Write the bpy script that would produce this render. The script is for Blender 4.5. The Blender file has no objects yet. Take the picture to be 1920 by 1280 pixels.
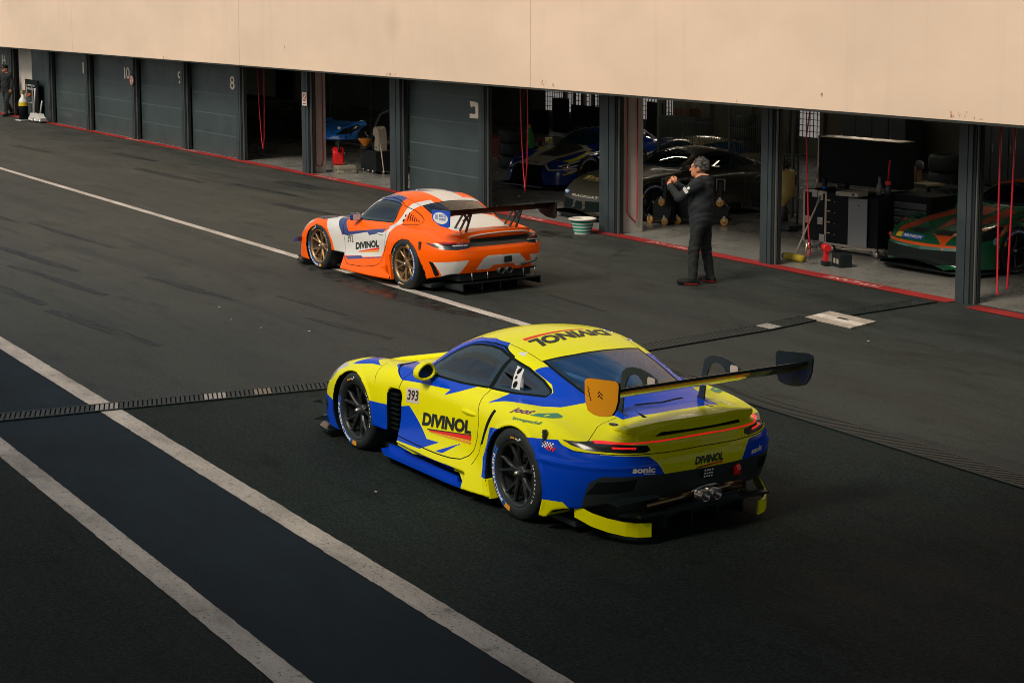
import bpy, bmesh, math, random
import numpy as np
from mathutils import Matrix, Vector
random.seed(7); rng=np.random.default_rng(7)
R=math.radians
S=bpy.context.scene; COL=S.collection
# ---------------------------------------------------------------- camera
F=3300.; CX,CY=1000.,420.; CAMH=3.83
TH=math.atan((CY-8.)/F); AZ=math.atan((1000.+1033.)/(F/math.cos(TH)))
ca,sa=math.cos(AZ),math.sin(AZ)
h_=Vector((-ca,sa,0)); r_=Vector((sa,ca,0)); z_=Vector((0,0,1))
fw=math.cos(TH)*h_-math.sin(TH)*z_; up=math.sin(TH)*h_+math.cos(TH)*z_
cd=bpy.data.cameras.new('camera'); cam=bpy.data.objects.new('camera',cd); COL.objects.link(cam)
cam.matrix_world=Matrix(((r_.x,up.x,-fw.x,0),(r_.y,up.y,-fw.y,0),(r_.z,up.z,-fw.z,CAMH),(0,0,0,1)))
cd.sensor_width=36; cd.lens=F/1920*36; cd.shift_x=-(CX-960)/1920; cd.shift_y=(CY-640)/1920
cd.clip_start=.1; cd.clip_end=2000; S.camera=cam
# ---------------------------------------------------------------- daylight
SUN_EL,SUN_AZ=R(46),R(164)          # compass style: 0 = +Y, clockwise
SKY,SUN=.105,2.3
W=bpy.data.worlds.new('World'); S.world=W; W.use_nodes=True
nt=W.node_tree; bg=nt.nodes['Background']
sky=nt.nodes.new('ShaderNodeTexSky'); sky.sky_type='NISHITA'; sky.sun_disc=False
sky.sun_elevation=SUN_EL; sky.sun_rotation=SUN_AZ; sky.dust_density=4; sky.air_density=1.2
tcn=nt.nodes.new('ShaderNodeTexCoord'); mpn=nt.nodes.new('ShaderNodeMapping'); mpn.inputs['Scale'].default_value=(1.6,1.6,4.5); nt.links.new(tcn.outputs['Generated'],mpn.inputs['Vector'])
cln=nt.nodes.new('ShaderNodeTexNoise'); cln.inputs['Scale'].default_value=1.3; cln.inputs['Detail'].default_value=7; cln.inputs['Roughness'].default_value=.55; nt.links.new(mpn.outputs[0],cln.inputs['Vector'])
clr=nt.nodes.new('ShaderNodeMapRange'); clr.inputs[1].default_value=.44; clr.inputs[2].default_value=.57; clr.inputs[3].default_value=.05; clr.inputs[4].default_value=1; nt.links.new(cln.outputs[0],clr.inputs[0])
clm=nt.nodes.new('ShaderNodeMix'); clm.data_type='RGBA'; nt.links.new(clr.outputs[0],clm.inputs['Factor']); nt.links.new(sky.outputs[0],clm.inputs['A']); clm.inputs['B'].default_value=(3.9,4.2,4.0,1)
nt.links.new(clm.outputs['Result'],bg.inputs[0]); bg.inputs[1].default_value=SKY
sl=bpy.data.lights.new('sun','SUN'); sl.energy=SUN; sl.angle=R(20); sl.color=(1,.90,.73)
so=bpy.data.objects.new('sun',sl); COL.objects.link(so)
sd=Vector((math.sin(SUN_AZ)*math.cos(SUN_EL),math.cos(SUN_AZ)*math.cos(SUN_EL),math.sin(SUN_EL)))
so.rotation_euler=sd.to_track_quat('Z','Y').to_euler()
V=S.view_settings; V.view_transform='Standard'; V.look='None'; V.exposure=.22; V.gamma=1
S.cycles.max_bounces=6; S.cycles.glossy_bounces=4; S.cycles.transparent_max_bounces=12; S.cycles.use_denoising=True; S.cycles.filter_width=.95
# ---------------------------------------------------------------- materials
MATS={}
def mat(name,col=(.5,.5,.5),rough=.5,metal=0,coat=0,spec=.5,emit=None,noise=0,nscale=20,bump=0,bscale=200):
    if name in MATS: return MATS[name]
    m=bpy.data.materials.new(name); m.use_nodes=True; n=m.node_tree.nodes; l=m.node_tree.links
    b=n['Principled BSDF']; b.inputs['Base Color'].default_value=(*col,1); b.inputs['Roughness'].default_value=rough
    b.inputs['Metallic'].default_value=metal; b.inputs['Coat Weight'].default_value=coat; b.inputs['Coat Roughness'].default_value=.06
    b.inputs['Specular IOR Level'].default_value=spec
    if emit: b.inputs['Emission Color'].default_value=(*emit[0],1); b.inputs['Emission Strength'].default_value=emit[1]
    if noise or bump:
        tc=n.new('ShaderNodeTexCoord')
    if noise:
        t=n.new('ShaderNodeTexNoise'); t.inputs['Scale'].default_value=nscale; t.inputs['Detail'].default_value=6; t.inputs['Roughness'].default_value=.65
        l.new(tc.outputs['Object'],t.inputs['Vector'])
        mr=n.new('ShaderNodeMapRange'); mr.inputs['From Min'].default_value=.3; mr.inputs['From Max'].default_value=.7
        mr.inputs['To Min'].default_value=1-noise; mr.inputs['To Max'].default_value=1+noise; l.new(t.outputs[0],mr.inputs['Value'])
        mx=n.new('ShaderNodeMix'); mx.data_type='RGBA'; mx.blend_type='MULTIPLY'; mx.inputs['Factor'].default_value=1
        mx.inputs['A'].default_value=(*col,1); l.new(mr.outputs[0],mx.inputs['B']); l.new(mx.outputs['Result'],b.inputs['Base Color'])
        mr2=n.new('ShaderNodeMapRange'); mr2.inputs['From Min'].default_value=.3; mr2.inputs['From Max'].default_value=.7
        mr2.inputs['To Min'].default_value=max(0,rough-.12); mr2.inputs['To Max'].default_value=min(1,rough+.12); l.new(t.outputs[0],mr2.inputs['Value']); l.new(mr2.outputs[0],b.inputs['Roughness'])
    if bump:
        t2=n.new('ShaderNodeTexNoise'); t2.inputs['Scale'].default_value=bscale; t2.inputs['Detail'].default_value=3; l.new(tc.outputs['Object'],t2.inputs['Vector'])
        bp=n.new('ShaderNodeBump'); bp.inputs['Strength'].default_value=bump; bp.inputs['Distance'].default_value=.01; l.new(t2.outputs[0],bp.inputs['Height']); l.new(bp.outputs[0],b.inputs['Normal'])
    MATS[name]=m; return m
def glassmat(name,tint,opac,rough=.02,spec=1.0,body=(.02,.025,.03)):
    m=bpy.data.materials.new(name); m.use_nodes=True; n=m.node_tree.nodes; l=m.node_tree.links
    for q in list(n): n.remove(q)
    o=n.new('ShaderNodeOutputMaterial'); tr=n.new('ShaderNodeBsdfTransparent'); tr.inputs[0].default_value=(*tint,1)
    gl=n.new('ShaderNodeBsdfGlossy'); gl.inputs['Roughness'].default_value=rough; gl.inputs[0].default_value=(spec,spec,spec,1)
    df=n.new('ShaderNodeBsdfDiffuse'); df.inputs[0].default_value=(*body,1)
    fr=n.new('ShaderNodeFresnel'); fr.inputs[0].default_value=1.75
    m1=n.new('ShaderNodeMixShader'); m1.inputs[0].default_value=opac; l.new(tr.outputs[0],m1.inputs[1]); l.new(df.outputs[0],m1.inputs[2])
    m2=n.new('ShaderNodeMixShader'); l.new(fr.outputs[0],m2.inputs[0]); l.new(m1.outputs[0],m2.inputs[1]); l.new(gl.outputs[0],m2.inputs[2])
    l.new(m2.outputs[0],o.inputs[0]); MATS[name]=m; return m
# ---------------------------------------------------------------- objects
def tag(o,label=None,cat=None,group=None,kind=None):
    if label: o['label']=label
    if cat: o['category']=cat
    if group: o['group']=group
    if kind: o['kind']=kind
    return o
def empty(name,loc=(0,0,0),rz=0,label=None,cat=None,group=None):
    o=bpy.data.objects.new(name,None); o.empty_display_size=.1; COL.objects.link(o); o.location=loc; o.rotation_euler=(0,0,rz)
    return tag(o,label,cat,group)
def link(name,me,parent=None,loc=None):
    o=bpy.data.objects.new(name,me); COL.objects.link(o)
    if parent: o.parent=parent
    if loc: o.location=loc
    return o
def copy_tree(o,parent=None):
    c=o.copy(); COL.objects.link(c)
    if parent: c.parent=parent
    for ch in list(o.children): copy_tree(ch,c)
    return c
class MB:
    def __init__(s): s.v=[]; s.f=[]; s.m=[]; s.sm=[]; s.cur=0
    def _add(s,vs,fs,smooth=False):
        b=len(s.v); s.v+= [tuple(map(float,q)) for q in vs]; s.f+=[tuple(b+i for i in q) for q in fs]; s.m+=[s.cur]*len(fs); s.sm+=[smooth]*len(fs); return s
    def mat(s,i): s.cur=i; return s
    def box(s,c,d,rz=0,bev=0):
        x,y,z=[q/2 for q in d]; cr,sr=math.cos(rz),math.sin(rz)
        if bev:
            b=min(bev,x*.9,y*.9,z*.9); bm=bmesh.new(); bmesh.ops.create_cube(bm,size=1)
            for v in bm.verts: v.co=Vector((v.co.x*d[0],v.co.y*d[1],v.co.z*d[2]))
            bmesh.ops.bevel(bm,geom=bm.edges[:],offset=b,segments=2,affect='EDGES',profile=.7)
            bm.verts.index_update(); vs=[(c[0]+v.co.x*cr-v.co.y*sr,c[1]+v.co.x*sr+v.co.y*cr,c[2]+v.co.z) for v in bm.verts]
            fs=[[v.index for v in f.verts] for f in bm.faces]; bm.free(); return s._add(vs,fs)
        vs=[(c[0]+a*x*cr-e*y*sr,c[1]+a*x*sr+e*y*cr,c[2]+g*z) for g in(-1,1) for e in(-1,1) for a in(-1,1)]
        return s._add(vs,[(0,2,3,1),(4,5,7,6),(0,1,5,4),(2,6,7,3),(0,4,6,2),(1,3,7,5)])
    def rng(s,a,b,rz=0,bev=0): return s.box([(p+q)/2 for p,q in zip(a,b)],[abs(q-p) for p,q in zip(a,b)],rz,bev)
    def tube(s,pts,r,n=8,cap=True,closed=False):
        P=[Vector(p) for p in pts]; rr=r if hasattr(r,'__len__') else [r]*len(P); vs=[];fs=[]
        u=None
        for i,p in enumerate(P):
            a=P[i-1] if i>0 else (P[-1] if closed else p); b=P[(i+1)%len(P)] if (i<len(P)-1 or closed) else p
            t=(b-a).normalized()
            if u is None: u=t.orthogonal().normalized()
            else: u=(u-t*u.dot(t)); u=u.normalized() if u.length>1e-6 else t.orthogonal().normalized()
            w=t.cross(u)
            for k in range(n):
                q=2*math.pi*k/n; vs.append(p+(u*math.cos(q)+w*math.sin(q))*rr[i])
        m=len(P)
        for i in range(m if closed else m-1):
            for k in range(n):
                a,b=i*n+k,i*n+(k+1)%n; c,d=((i+1)%m)*n+(k+1)%n,((i+1)%m)*n+k; fs.append((a,b,c,d))
        s._add(vs,fs,True)
        if cap and not closed: 
            b=len(s.v)-len(vs); s.f+=[tuple(b+k for k in range(n))[::-1],tuple(b+(m-1)*n+k for k in range(n))]; s.m+=[s.cur]*2; s.sm+=[False]*2
        return s
    def lathe(s,prof,c=(0,0,0),axis='z',n=24,smooth=True,a0=0,a1=2*math.pi):
        full=abs(a1-a0-2*math.pi)<1e-6; k=n if full else n+1; vs=[];fs=[]
        for i in range(k):
            q=a0+(a1-a0)*i/n; cc,ss=math.cos(q),math.sin(q)
            for r,t in prof:
                v=(r*cc,r*ss,t) if axis=='z' else ((r*cc,t,r*ss) if axis=='y' else (t,r*cc,r*ss))
                vs.append((v[0]+c[0],v[1]+c[1],v[2]+c[2]))
        m=len(prof)
        for i in range(n):
            j=(i+1)%k
            for q in range(m-1):
                f=(i*m+q,j*m+q,j*m+q+1,i*m+q+1); fs.append(f if axis!='y' else f[::-1])
        return s._add(vs,fs,smooth)
    def prism(s,poly,axis,t0,t1,cap=True):
        def P(u,v,t): return (u,t,v) if axis=='y' else ((u,v,t) if axis=='z' else (t,u,v))
        n=len(poly); vs=[P(u,v,t0) for u,v in poly]+[P(u,v,t1) for u,v in poly]
        fs=[(i,(i+1)%n,n+(i+1)%n,n+i) for i in range(n)]
        if cap: fs+=[tuple(range(n))[::-1],tuple(range(n,2*n))]
        return s._add(vs,fs)
    def quad(s,a,b,c,d): return s._add([a,b,c,d],[(0,1,2,3)])
    def ball(s,c,r,n=12,sc=(1,1,1)):
        pr=[(r*math.sin(math.pi*i/n),-r*math.cos(math.pi*i/n)) for i in range(n+1)]
        b=len(s.v); s.lathe(pr,(0,0,0),'z',2*n)
        for i in range(b,len(s.v)): v=s.v[i]; s.v[i]=(c[0]+v[0]*sc[0],c[1]+v[1]*sc[1],c[2]+v[2]*sc[2])
        return s
    def xf(s,M,b=0):
        for i in range(b,len(s.v)): s.v[i]=tuple(M@Vector(s.v[i]))
        return s
    def mesh(s,name,mats,fix=True):
        me=bpy.data.meshes.new(name); me.from_pydata(s.v,[],s.f)
        for m in (mats if isinstance(mats,(list,tuple)) else [mats]): me.materials.append(MATS[m] if isinstance(m,str) else m)
        me.polygons.foreach_set('material_index',s.m); me.polygons.foreach_set('use_smooth',s.sm)
        if fix:
            bm=bmesh.new(); bm.from_mesh(me); bmesh.ops.recalc_face_normals(bm,faces=bm.faces); bm.to_mesh(me); bm.free()
        me.update(); return me
    def build(s,name,mats,parent=None,loc=None,fix=True): return link(name,s.mesh(name,mats,fix),parent,loc)
# text as flat mesh data: (verts2d, faces), unit height of capitals about .7
_tc={}
def text_data(t,bold=.0,shear=0):
    k=(t,bold,shear)
    if k in _tc: return _tc[k]
    c=bpy.data.curves.new('t','FONT'); c.body=t; c.size=1; c.offset=bold; c.shear=shear; c.resolution_u=3; c.fill_mode='FRONT'
    o=bpy.data.objects.new('t',c); COL.objects.link(o); dg=bpy.context.evaluated_depsgraph_get(); me=o.evaluated_get(dg).to_mesh()
    bm=bmesh.new(); bm.from_mesh(me); bmesh.ops.remove_doubles(bm,verts=bm.verts,dist=1e-5); bmesh.ops.triangulate(bm,faces=bm.faces)
    bm.verts.index_update()
    v=np.array([q.co[:2] for q in bm.verts]); f=[tuple(x.index for x in q.verts) for q in bm.faces]; bm.free()
    o.evaluated_get(dg).to_mesh_clear(); bpy.data.objects.remove(o); bpy.data.curves.remove(c)
    lo,hi=v.min(0),v.max(0); v=(v-lo)/(hi-lo)   # 0..1 in both axes
    _tc[k]=(v,f,(hi-lo)); return _tc[k]
def text_obj(name,t,p00,p10,p01,m,parent=None,bold=.02,thick=.002,shear=0):
    """text stretched over the parallelogram p00 (bottom left) p10 (bottom right) p01 (top left)"""
    v,f,_=text_data(t,bold,shear); a,b,c=Vector(p00),Vector(p10)-Vector(p00),Vector(p01)-Vector(p00)
    vs=[a+b*float(x)+c*float(y) for x,y in v]
    mb=MB(); mb._add(vs,f); return mb.build(name,m,parent,fix=False)
# ---------------------------------------------------------------- ground
def nodes(name):
    m=bpy.data.materials.new(name); m.use_nodes=True; MATS[name]=m; return m,m.node_tree.nodes,m.node_tree.links,m.node_tree.nodes['Principled BSDF']
def noise(n,l,vec,scale,detail=5,rough=.6):
    t=n.new('ShaderNodeTexNoise'); t.inputs['Scale'].default_value=scale; t.inputs['Detail'].default_value=detail; t.inputs['Roughness'].default_value=rough; l.new(vec,t.inputs['Vector']); return t.outputs[0]
def mapr(n,l,v,a,b,c,d):
    r=n.new('ShaderNodeMapRange'); r.inputs[1].default_value=a; r.inputs[2].default_value=b; r.inputs[3].default_value=c; r.inputs[4].default_value=d; l.new(v,r.inputs[0]); return r.outputs[0]
def mixc(n,l,f,a,b,mode='MIX'):
    x=n.new('ShaderNodeMix'); x.data_type='RGBA'; x.blend_type=mode
    for k,v in (('Factor',f),('A',a),('B',b)):
        if isinstance(v,(int,float)): x.inputs[k].default_value=v
        elif isinstance(v,tuple): x.inputs[k].default_value=(*v,1)
        else: l.new(v,x.inputs[k])
    return x.outputs['Result']
def mapping(n,l,vec,sc=(1,1,1),rot=0):
    q=n.new('ShaderNodeMapping'); q.inputs['Scale'].default_value=sc; q.inputs['Rotation'].default_value=(0,0,rot); l.new(vec,q.inputs['Vector']); return q.outputs[0]
def bump(n,l,b,v,st,dist=.01):
    q=n.new('ShaderNodeBump'); q.inputs['Strength'].default_value=st; q.inputs['Distance'].default_value=dist; l.new(v,q.inputs['Height']); l.new(q.outputs[0],b.inputs['Normal'])
def asphalt(name,c0,c1,marks=.6,rough=.72,spec=.3,near_shade=None):
    m,n,l,b=nodes(name); tc=n.new('ShaderNodeTexCoord').outputs['Object']
    big=mapr(n,l,noise(n,l,mapping(n,l,tc,(.12,.3,1)),1,5),.35,.68,0,1)
    c=mixc(n,l,big,c0,c1)
    if near_shade:
        sx=n.new('ShaderNodeSeparateXYZ'); l.new(tc,sx.inputs[0]); ad=n.new('ShaderNodeMath'); ad.operation='MULTIPLY_ADD'; l.new(noise(n,l,mapping(n,l,tc,(.22,.3,1)),1,4),ad.inputs[0]); ad.inputs[1].default_value=14; l.new(sx.outputs[0],ad.inputs[2]); c=mixc(n,l,mapr(n,l,ad.outputs[0],-21,-10.5,0,1),c,near_shade)  # foreground shade mixed into the tarmac colour along X, edge broken by noise
    pw=mapr(n,l,noise(n,l,mapping(n,l,tc,(.9,2.6,1),R(5)),1,6,.7),.55,.66,1,.62); c=mixc(n,l,1.0,c,pw,'MULTIPLY')
    pat=mapr(n,l,noise(n,l,mapping(n,l,tc,(.55,1.3,1)),1,9,.75),.3,.7,.60,1.32); c=mixc(n,l,1.0,c,pat,'MULTIPLY')
    # tyre marks drawn along the lane
    st=noise(n,l,mapping(n,l,tc,(.16,1.9,1),R(4)),1,3,.5); st2=noise(n,l,mapping(n,l,tc,(.5,6,1),R(-3)),1,3,.5)
    k=mapr(n,l,st,.56,.62,0,marks*.6); k2=mapr(n,l,st2,.58,.64,0,marks*.5); c=mixc(n,l,k,c,(.012,.015,.016)); c=mixc(n,l,k2,c,(.012,.015,.016))
    g=noise(n,l,tc,90,3,.7); c=mixc(n,l,1.0,c,mapr(n,l,g,.36,.64,.5,1.55),'MULTIPLY')
    g2=noise(n,l,tc,34,3,.8); c=mixc(n,l,1.0,c,mapr(n,l,g2,.36,.64,.48,1.55),'MULTIPLY')
    sp=noise(n,l,tc,75,1,.5); c=mixc(n,l,mapr(n,l,sp,.70,.78,0,.5),c,(.13,.125,.11))
    cr=n.new('ShaderNodeTexVoronoi'); cr.feature='DISTANCE_TO_EDGE'; cr.inputs['Scale'].default_value=.33; l.new(mapping(n,l,tc,(1,1.4,1)),cr.inputs['Vector']); wob=noise(n,l,tc,1.1,4); c=mixc(n,l,mapr(n,l,wob,.50,.60,0,1),c,mixc(n,l,mapr(n,l,cr.outputs['Distance'],.002,.007,.55,0),c,(.006,.008,.008)))
    l.new(c,b.inputs['Base Color']); l.new(mapr(n,l,pat,.6,1.32,rough-.16,rough+.12),b.inputs['Roughness']); b.inputs['Specular IOR Level'].default_value=spec
    bump(n,l,b,g,.5,.006); return m
asphalt('asphalt',(.047,.046,.037),(.034,.035,.029),near_shade=(.022,.027,.024))
asphalt('asphalt_shaded',(.0145,.0205,.0188),(.0095,.0150,.0142),.4,.85,.12)  # darker tarmac copy, foreground shade put into its colour
def paintmat(name,col,wear,scale=7,base=(.03,.032,.032),thr=(.58,.70)):
    m,n,l,b=nodes(name); tc=n.new('ShaderNodeTexCoord').outputs['Object']
    w=noise(n,l,tc,scale,8,.75); w2=noise(n,l,mapping(n,l,tc,(.45,1.1,1)),1.6,7,.7)
    c=mixc(n,l,1.0,col,mapr(n,l,w2,.35,.65,.62,1.25),'MULTIPLY'); c=mixc(n,l,mapr(n,l,w,thr[0],thr[1],0,wear),c,base)
    g=noise(n,l,tc,120,3,.7); c=mixc(n,l,1.0,c,mapr(n,l,g,.36,.64,.72,1.15),'MULTIPLY')
    po=noise(n,l,tc,42,2,.7); c=mixc(n,l,mapr(n,l,po,.60,.68,0,.75),c,base)
    l.new(c,b.inputs['Base Color']); b.inputs['Roughness'].default_value=.8; b.inputs['Specular IOR Level'].default_value=.15; bump(n,l,b,g,.3,.004); return m
paintmat('line_white',(.50,.44,.39),.8); paintmat('line_red',(.34,.028,.026),.55); paintmat('lane_blue',(.006,.0155,.024),.5,5,(.012,.016,.016)); paintmat('text_worn',(.60,.42,.38),.9,14,(.42,.05,.045),(.45,.62))
g=MB(); g.quad((-400,-300,0),(300,-300,0),(300,500,0),(-400,500,0)); tag(g.build('ground','asphalt',fix=False),kind='structure')
def sheet(name,m,x0,x1,y0,y1,z,seg=1):
    b=MB()
    for i in range(seg):
        a,c=x0+(x1-x0)*i/seg,x0+(x1-x0)*(i+1)/seg; b.quad((a,y0,z),(c,y0,z),(c,y1,z),(a,y1,z))
    return tag(b.build(name,m,fix=False),kind='structure')
sheet('road_near_shade','asphalt_shaded',-16.05,60,3.70,10.45,.004)  # dark sheet imitating the shade over the near road
sheet('road_inner','asphalt_shaded',-200,60,-60,3.75,.0045)
sheet('road_lane','lane_blue',-200,60,3.94,5.01,.0045)
def paintline(name,m,x0,x1,y0,y1,z):
    b=MB(); xs=[x0]; rr=random.Random(int(y0*100))
    while xs[-1]<x1: xs.append(min(x1,xs[-1]+(.06 if -30<xs[-1]<-5 else 2.5)))
    ed=[(y0+rr.gauss(0,.0026),y1+rr.gauss(0,.0026)) for _ in xs]
    for i in range(len(xs)-1): b.quad((xs[i],ed[i][0],z),(xs[i+1],ed[i+1][0],z),(xs[i+1],ed[i+1][1],z),(xs[i],ed[i][1],z))
    return tag(b.build(name,m,fix=False),kind='structure')
paintline('line_pit_edge','line_white',-200,-17.2,10.72,10.87,.008)
paintline('line_lane','line_white',-200,60,5.01,5.21,.008)
paintline('line_inner','line_white',-200,60,3.755,3.94,.008)
sheet('line_red','line_red',-200,-16.38,16.25,16.53,.008); sheet('line_red','line_red',-15.98,30,16.18,16.46,.008)
for x,fl in ((-22.65,1),(-18.3,1),(-27.0,1),(-31.3,1),(-35.6,1),(-44.2,1),(-48.6,1)):
    o=text_obj('pit_lane_lettering','PIT-LANE',(x+.55,16.455,.012),(x-.55,16.455,.012),(x+.55,16.315,.012),'text_worn',None,.03); tag(o,kind='structure')
mat('garage_floor',(.19,.185,.17),.30,noise=.07,nscale=1.2)
sheet('garage_floor','garage_floor',-66,0,16.53,34,.004)
# wet strip under the orange car, drips by the bucket
m,n,l,b=nodes('wet'); b.inputs['Base Color'].default_value=(.016,.012,.010,1); b.inputs['Roughness'].default_value=.16; b.inputs['Specular IOR Level'].default_value=.5
tcw=n.new('ShaderNodeTexCoord').outputs['Object']; al=noise(n,l,tcw,3.5,6,.7); l.new(mapr(n,l,al,.44,.62,0,.5),b.inputs['Alpha'])
def blob(name,pts,m,z):
    b=MB(); b._add([(x,y,z) for x,y in pts],[tuple(range(len(pts)))]); return tag(b.build(name,m,fix=False),kind='structure')
blob('wet_patch',[(-24.3,10.66),(-23.5,10.42),(-22,10.28),(-20.5,10.25),(-19.0,10.40),(-18.4,10.62),(-18.3,10.715),(-24,10.715)],'wet',.007)
blob('wet_patch',[(-24.75+.55*math.cos(a/10*math.pi),15.62+.36*math.sin(a/10*math.pi)) for a in range(20)],'wet',.007)
# tyre marks
m,n,l,b=nodes('skid'); b.inputs['Base Color'].default_value=(.008,.013,.018,1); b.inputs['Roughness'].default_value=.6
tcs=n.new('ShaderNodeTexCoord').outputs['Object']; al=noise(n,l,mapping(n,l,tcs,(.5,7,1),R(6)),1,5,.7); l.new(mapr(n,l,al,.36,.60,0,.8),b.inputs['Alpha'])
for (x,y,L_,a,w) in [(-26.5,7.35,3.2,5,.20),(-24.3,7.0,3.4,6,.20),(-22.6,8.35,2.6,8,.20),(-20.4,6.4,3.0,7,.22),(-23.8,6.15,3.0,5,.24),(-26.8,6.2,2.6,6,.22),(-29,8.6,4,4,.16),(-33,8.2,4,4,.2),(-31,7.4,3.5,5,.18),(-18.8,8.9,1.8,9,.15),(-20.5,9.2,1.8,5,.14),(-34,14.2,3,3,.25),(-38,13.6,4,2,.3),(-43,14.5,3,2,.3),(-30,13.5,3,4,.3),(-47,13,3,3,.3),(-18.9,12.2,1.5,-3,.1),(-26,13.6,1.6,2,.4),(-34.5,15.2,2,0,.5)]:
    ca_,sa_=math.cos(R(a)),math.sin(R(a)); b=MB(); b._add([(x+u*L_/2*ca_-v*w/2*sa_,y+u*L_/2*sa_+v*w/2*ca_,.0065) for u,v in ((-1,-.7),(0,-1),(1,-.6),(1,.6),(0,1),(-1,.7))],[(0,1,2,3,4,5)]); tag(b.build('tyre_mark','skid',fix=False),kind='structure')
# litter chips on the asphalt
mat('chip',(.6,.56,.5),.7)
b=MB()
for x,y in [(-20.9,8.1),(-20.0,7.9),(-19.3,8.0),(-18.8,8.4),(-14.9,13.6),(-12.2,6.0)]:
    q=random.uniform(0,3); b.box((x,y,.012),(random.uniform(.02,.045),.010,.005),q)
tag(b.build('stone_chips','chip'),kind='stuff')
# drains: frame, slanted bars, painted sections
mat('grate',(.015,.021,.020),.6,metal=.2,noise=.3,nscale=9); mat('grate_pale',(.27,.25,.23),.6,noise=.25,nscale=12); mat('grate_amber',(.16,.13,.09),.6,noise=.3,nscale=12); mat('slot',(.002,.004,.004),.9,spec=.05)
def drain(pts,w,slant,step,label,pale=()):
    root=empty('drain_channel',(pts[0][0],pts[0][1],0),0,label,'drain'); o=Vector((pts[0][0],pts[0][1],0)); bed=MB(); fr=MB(); br=MB()
    for (a,c) in zip(pts,pts[1:]):
        A,Cc=Vector((*a,0)),Vector((*c,0)); d=(Cc-A); L_=d.length; d/=L_; nn=Vector((-d.y,d.x,0))
        def q(mb,s0,s1,t0,t1,z0,z1,sk=0):
            vs=[]
            for z in (z0,z1):
                for s,t,k in ((s0,t0,-1),(s1,t0,-1),(s1,t1,1),(s0,t1,1)): p=A-o+d*(s+sk*k)+nn*t; vs.append((p.x,p.y,z))
            mb._add(vs,[(0,3,2,1),(4,5,6,7),(0,1,5,4),(1,2,6,5),(2,3,7,6),(3,0,4,7)])
        q(bed,0,L_,-w/2,w/2,.005,.010)
        for s in (-1,1): q(fr,0,L_,s*w/2-(.025 if s>0 else -.0),s*w/2+(.0 if s>0 else .025),.010,.020)
        k=int(L_/step)
        for i in range(k):
            s=(i+.5)*step; y=A.y+d.y*s; x=A.x+d.x*s; br.mat(0)
            for (u0,u1,ax,mi) in pale:
                if u0<(y if ax=='y' else x)<u1: br.mat(mi)
            q(br,s-step*.34,s+step*.34,-w/2+.025,w/2-.025,.010,.018,slant)
    bed.build('drain_bed','slot',root); fr.build('drain_frame','grate',root); br.build('drain_grate',['grate','grate_pale','grate_amber'],root)
    return root
drain([(-16.42,-6),(-16.28,4.13),(-15.95,7.45),(-15.98,10.8)],.30,.03,.046,'long slotted drain crossing the pit lane in front of the yellow car',((5.01,5.22,'y',1),(6.05,6.30,'y',1),(6.55,6.75,'y',2),(3.75,3.94,'y',1)))
drain([(-15.90,11.1),(-16.18,13.1),(-16.40,14.0)],.32,.03,.046,'slotted drain running from behind the yellow car to the pale cover plates',((13.12,13.33,'y',1),))
drain([(-16.40,14.48),(-16.58,16.15)],.30,.03,.046,'short slotted drain between the pale cover plates and the garage')
drain([(-15.75,10.62),(20,10.40)],.30,.03,.05,'slotted drain running lengthwise behind the yellow car')
mat('cover',(.36,.31,.26),.65,noise=.25,nscale=6); mat('cover_pale',(.55,.49,.43),.65,noise=.2,nscale=8)
cv=empty('drain_cover',(-16.1,14.23,0),0,'pale rectangular drain cover with three plates and a hand slot','drain cover')
for y0,y1,m in ((-.27,-.12,'cover'),(-.115,.05,'cover_pale'),(.055,.27,'cover')):
    b=MB(); sk=.06; b.prism([(-.42-y0*.3,y0),(.42-y0*.3,y0),(.42-y1*.3,y1),(-.42-y1*.3,y1)],'z',.006,.022); b.build('cover_plate',m,cv)
b=MB(); b.rng((-.10,.02,.0225),(.10,.07,.0235)); b.build('hand_slot','slot',cv)
# ---------------------------------------------------------------- pit building
m,n,l,b=nodes('facade_panel'); tc=n.new('ShaderNodeTexCoord').outputs['Object']
c=mixc(n,l,1.0,(.745,.57,.435),mapr(n,l,noise(n,l,mapping(n,l,tc,(.25,.25,.5)),1,5,.6),.3,.7,.90,1.07),'MULTIPLY')
st=noise(n,l,mapping(n,l,tc,(2.6,1,.10)),1,4,.6); c=mixc(n,l,mapr(n,l,st,.58,.75,0,.14),c,(.40,.30,.22))
sp=noise(n,l,mapping(n,l,tc,(1.1,1,1.4)),1,5,.8); c=mixc(n,l,mapr(n,l,sp,.74,.76,0,.8),c,(.42,.15,.04))
l.new(c,b.inputs['Base Color']); b.inputs['Roughness'].default_value=.55; bump(n,l,b,noise(n,l,mapping(n,l,tc,(.8,1,.3)),1,3),.12,.02)
mat('door_grey',(.034,.050,.053),.42,noise=.10,nscale=1.2,coat=.1); mat('post_grey',(.026,.036,.040),.45,noise=.15,nscale=3); mat('post_dark',(.012,.018,.020),.5); mat('frame_alu',(.22,.23,.22),.4,metal=.6)
mat('column_white',(.55,.50,.44),.6,noise=.12,nscale=2.5); mat('soffit',(.02,.022,.018),.8); mat('wall_inner',(.085,.09,.07),.8,noise=.2,nscale=1.5); mat('wall_dark',(.008,.013,.013),.9,spec=.2); mat('ceiling_dark',(.012,.018,.017),.9,spec=.2)
mat('numeral',(.90,.77,.62),.6); mat('olive_panel',(.075,.068,.045),.7,noise=.15,nscale=2)
bl=empty('pit_building',(-38,16.5,0),0,'long pit garage building with a cream overhanging front above dark roller doors','building')
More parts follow.
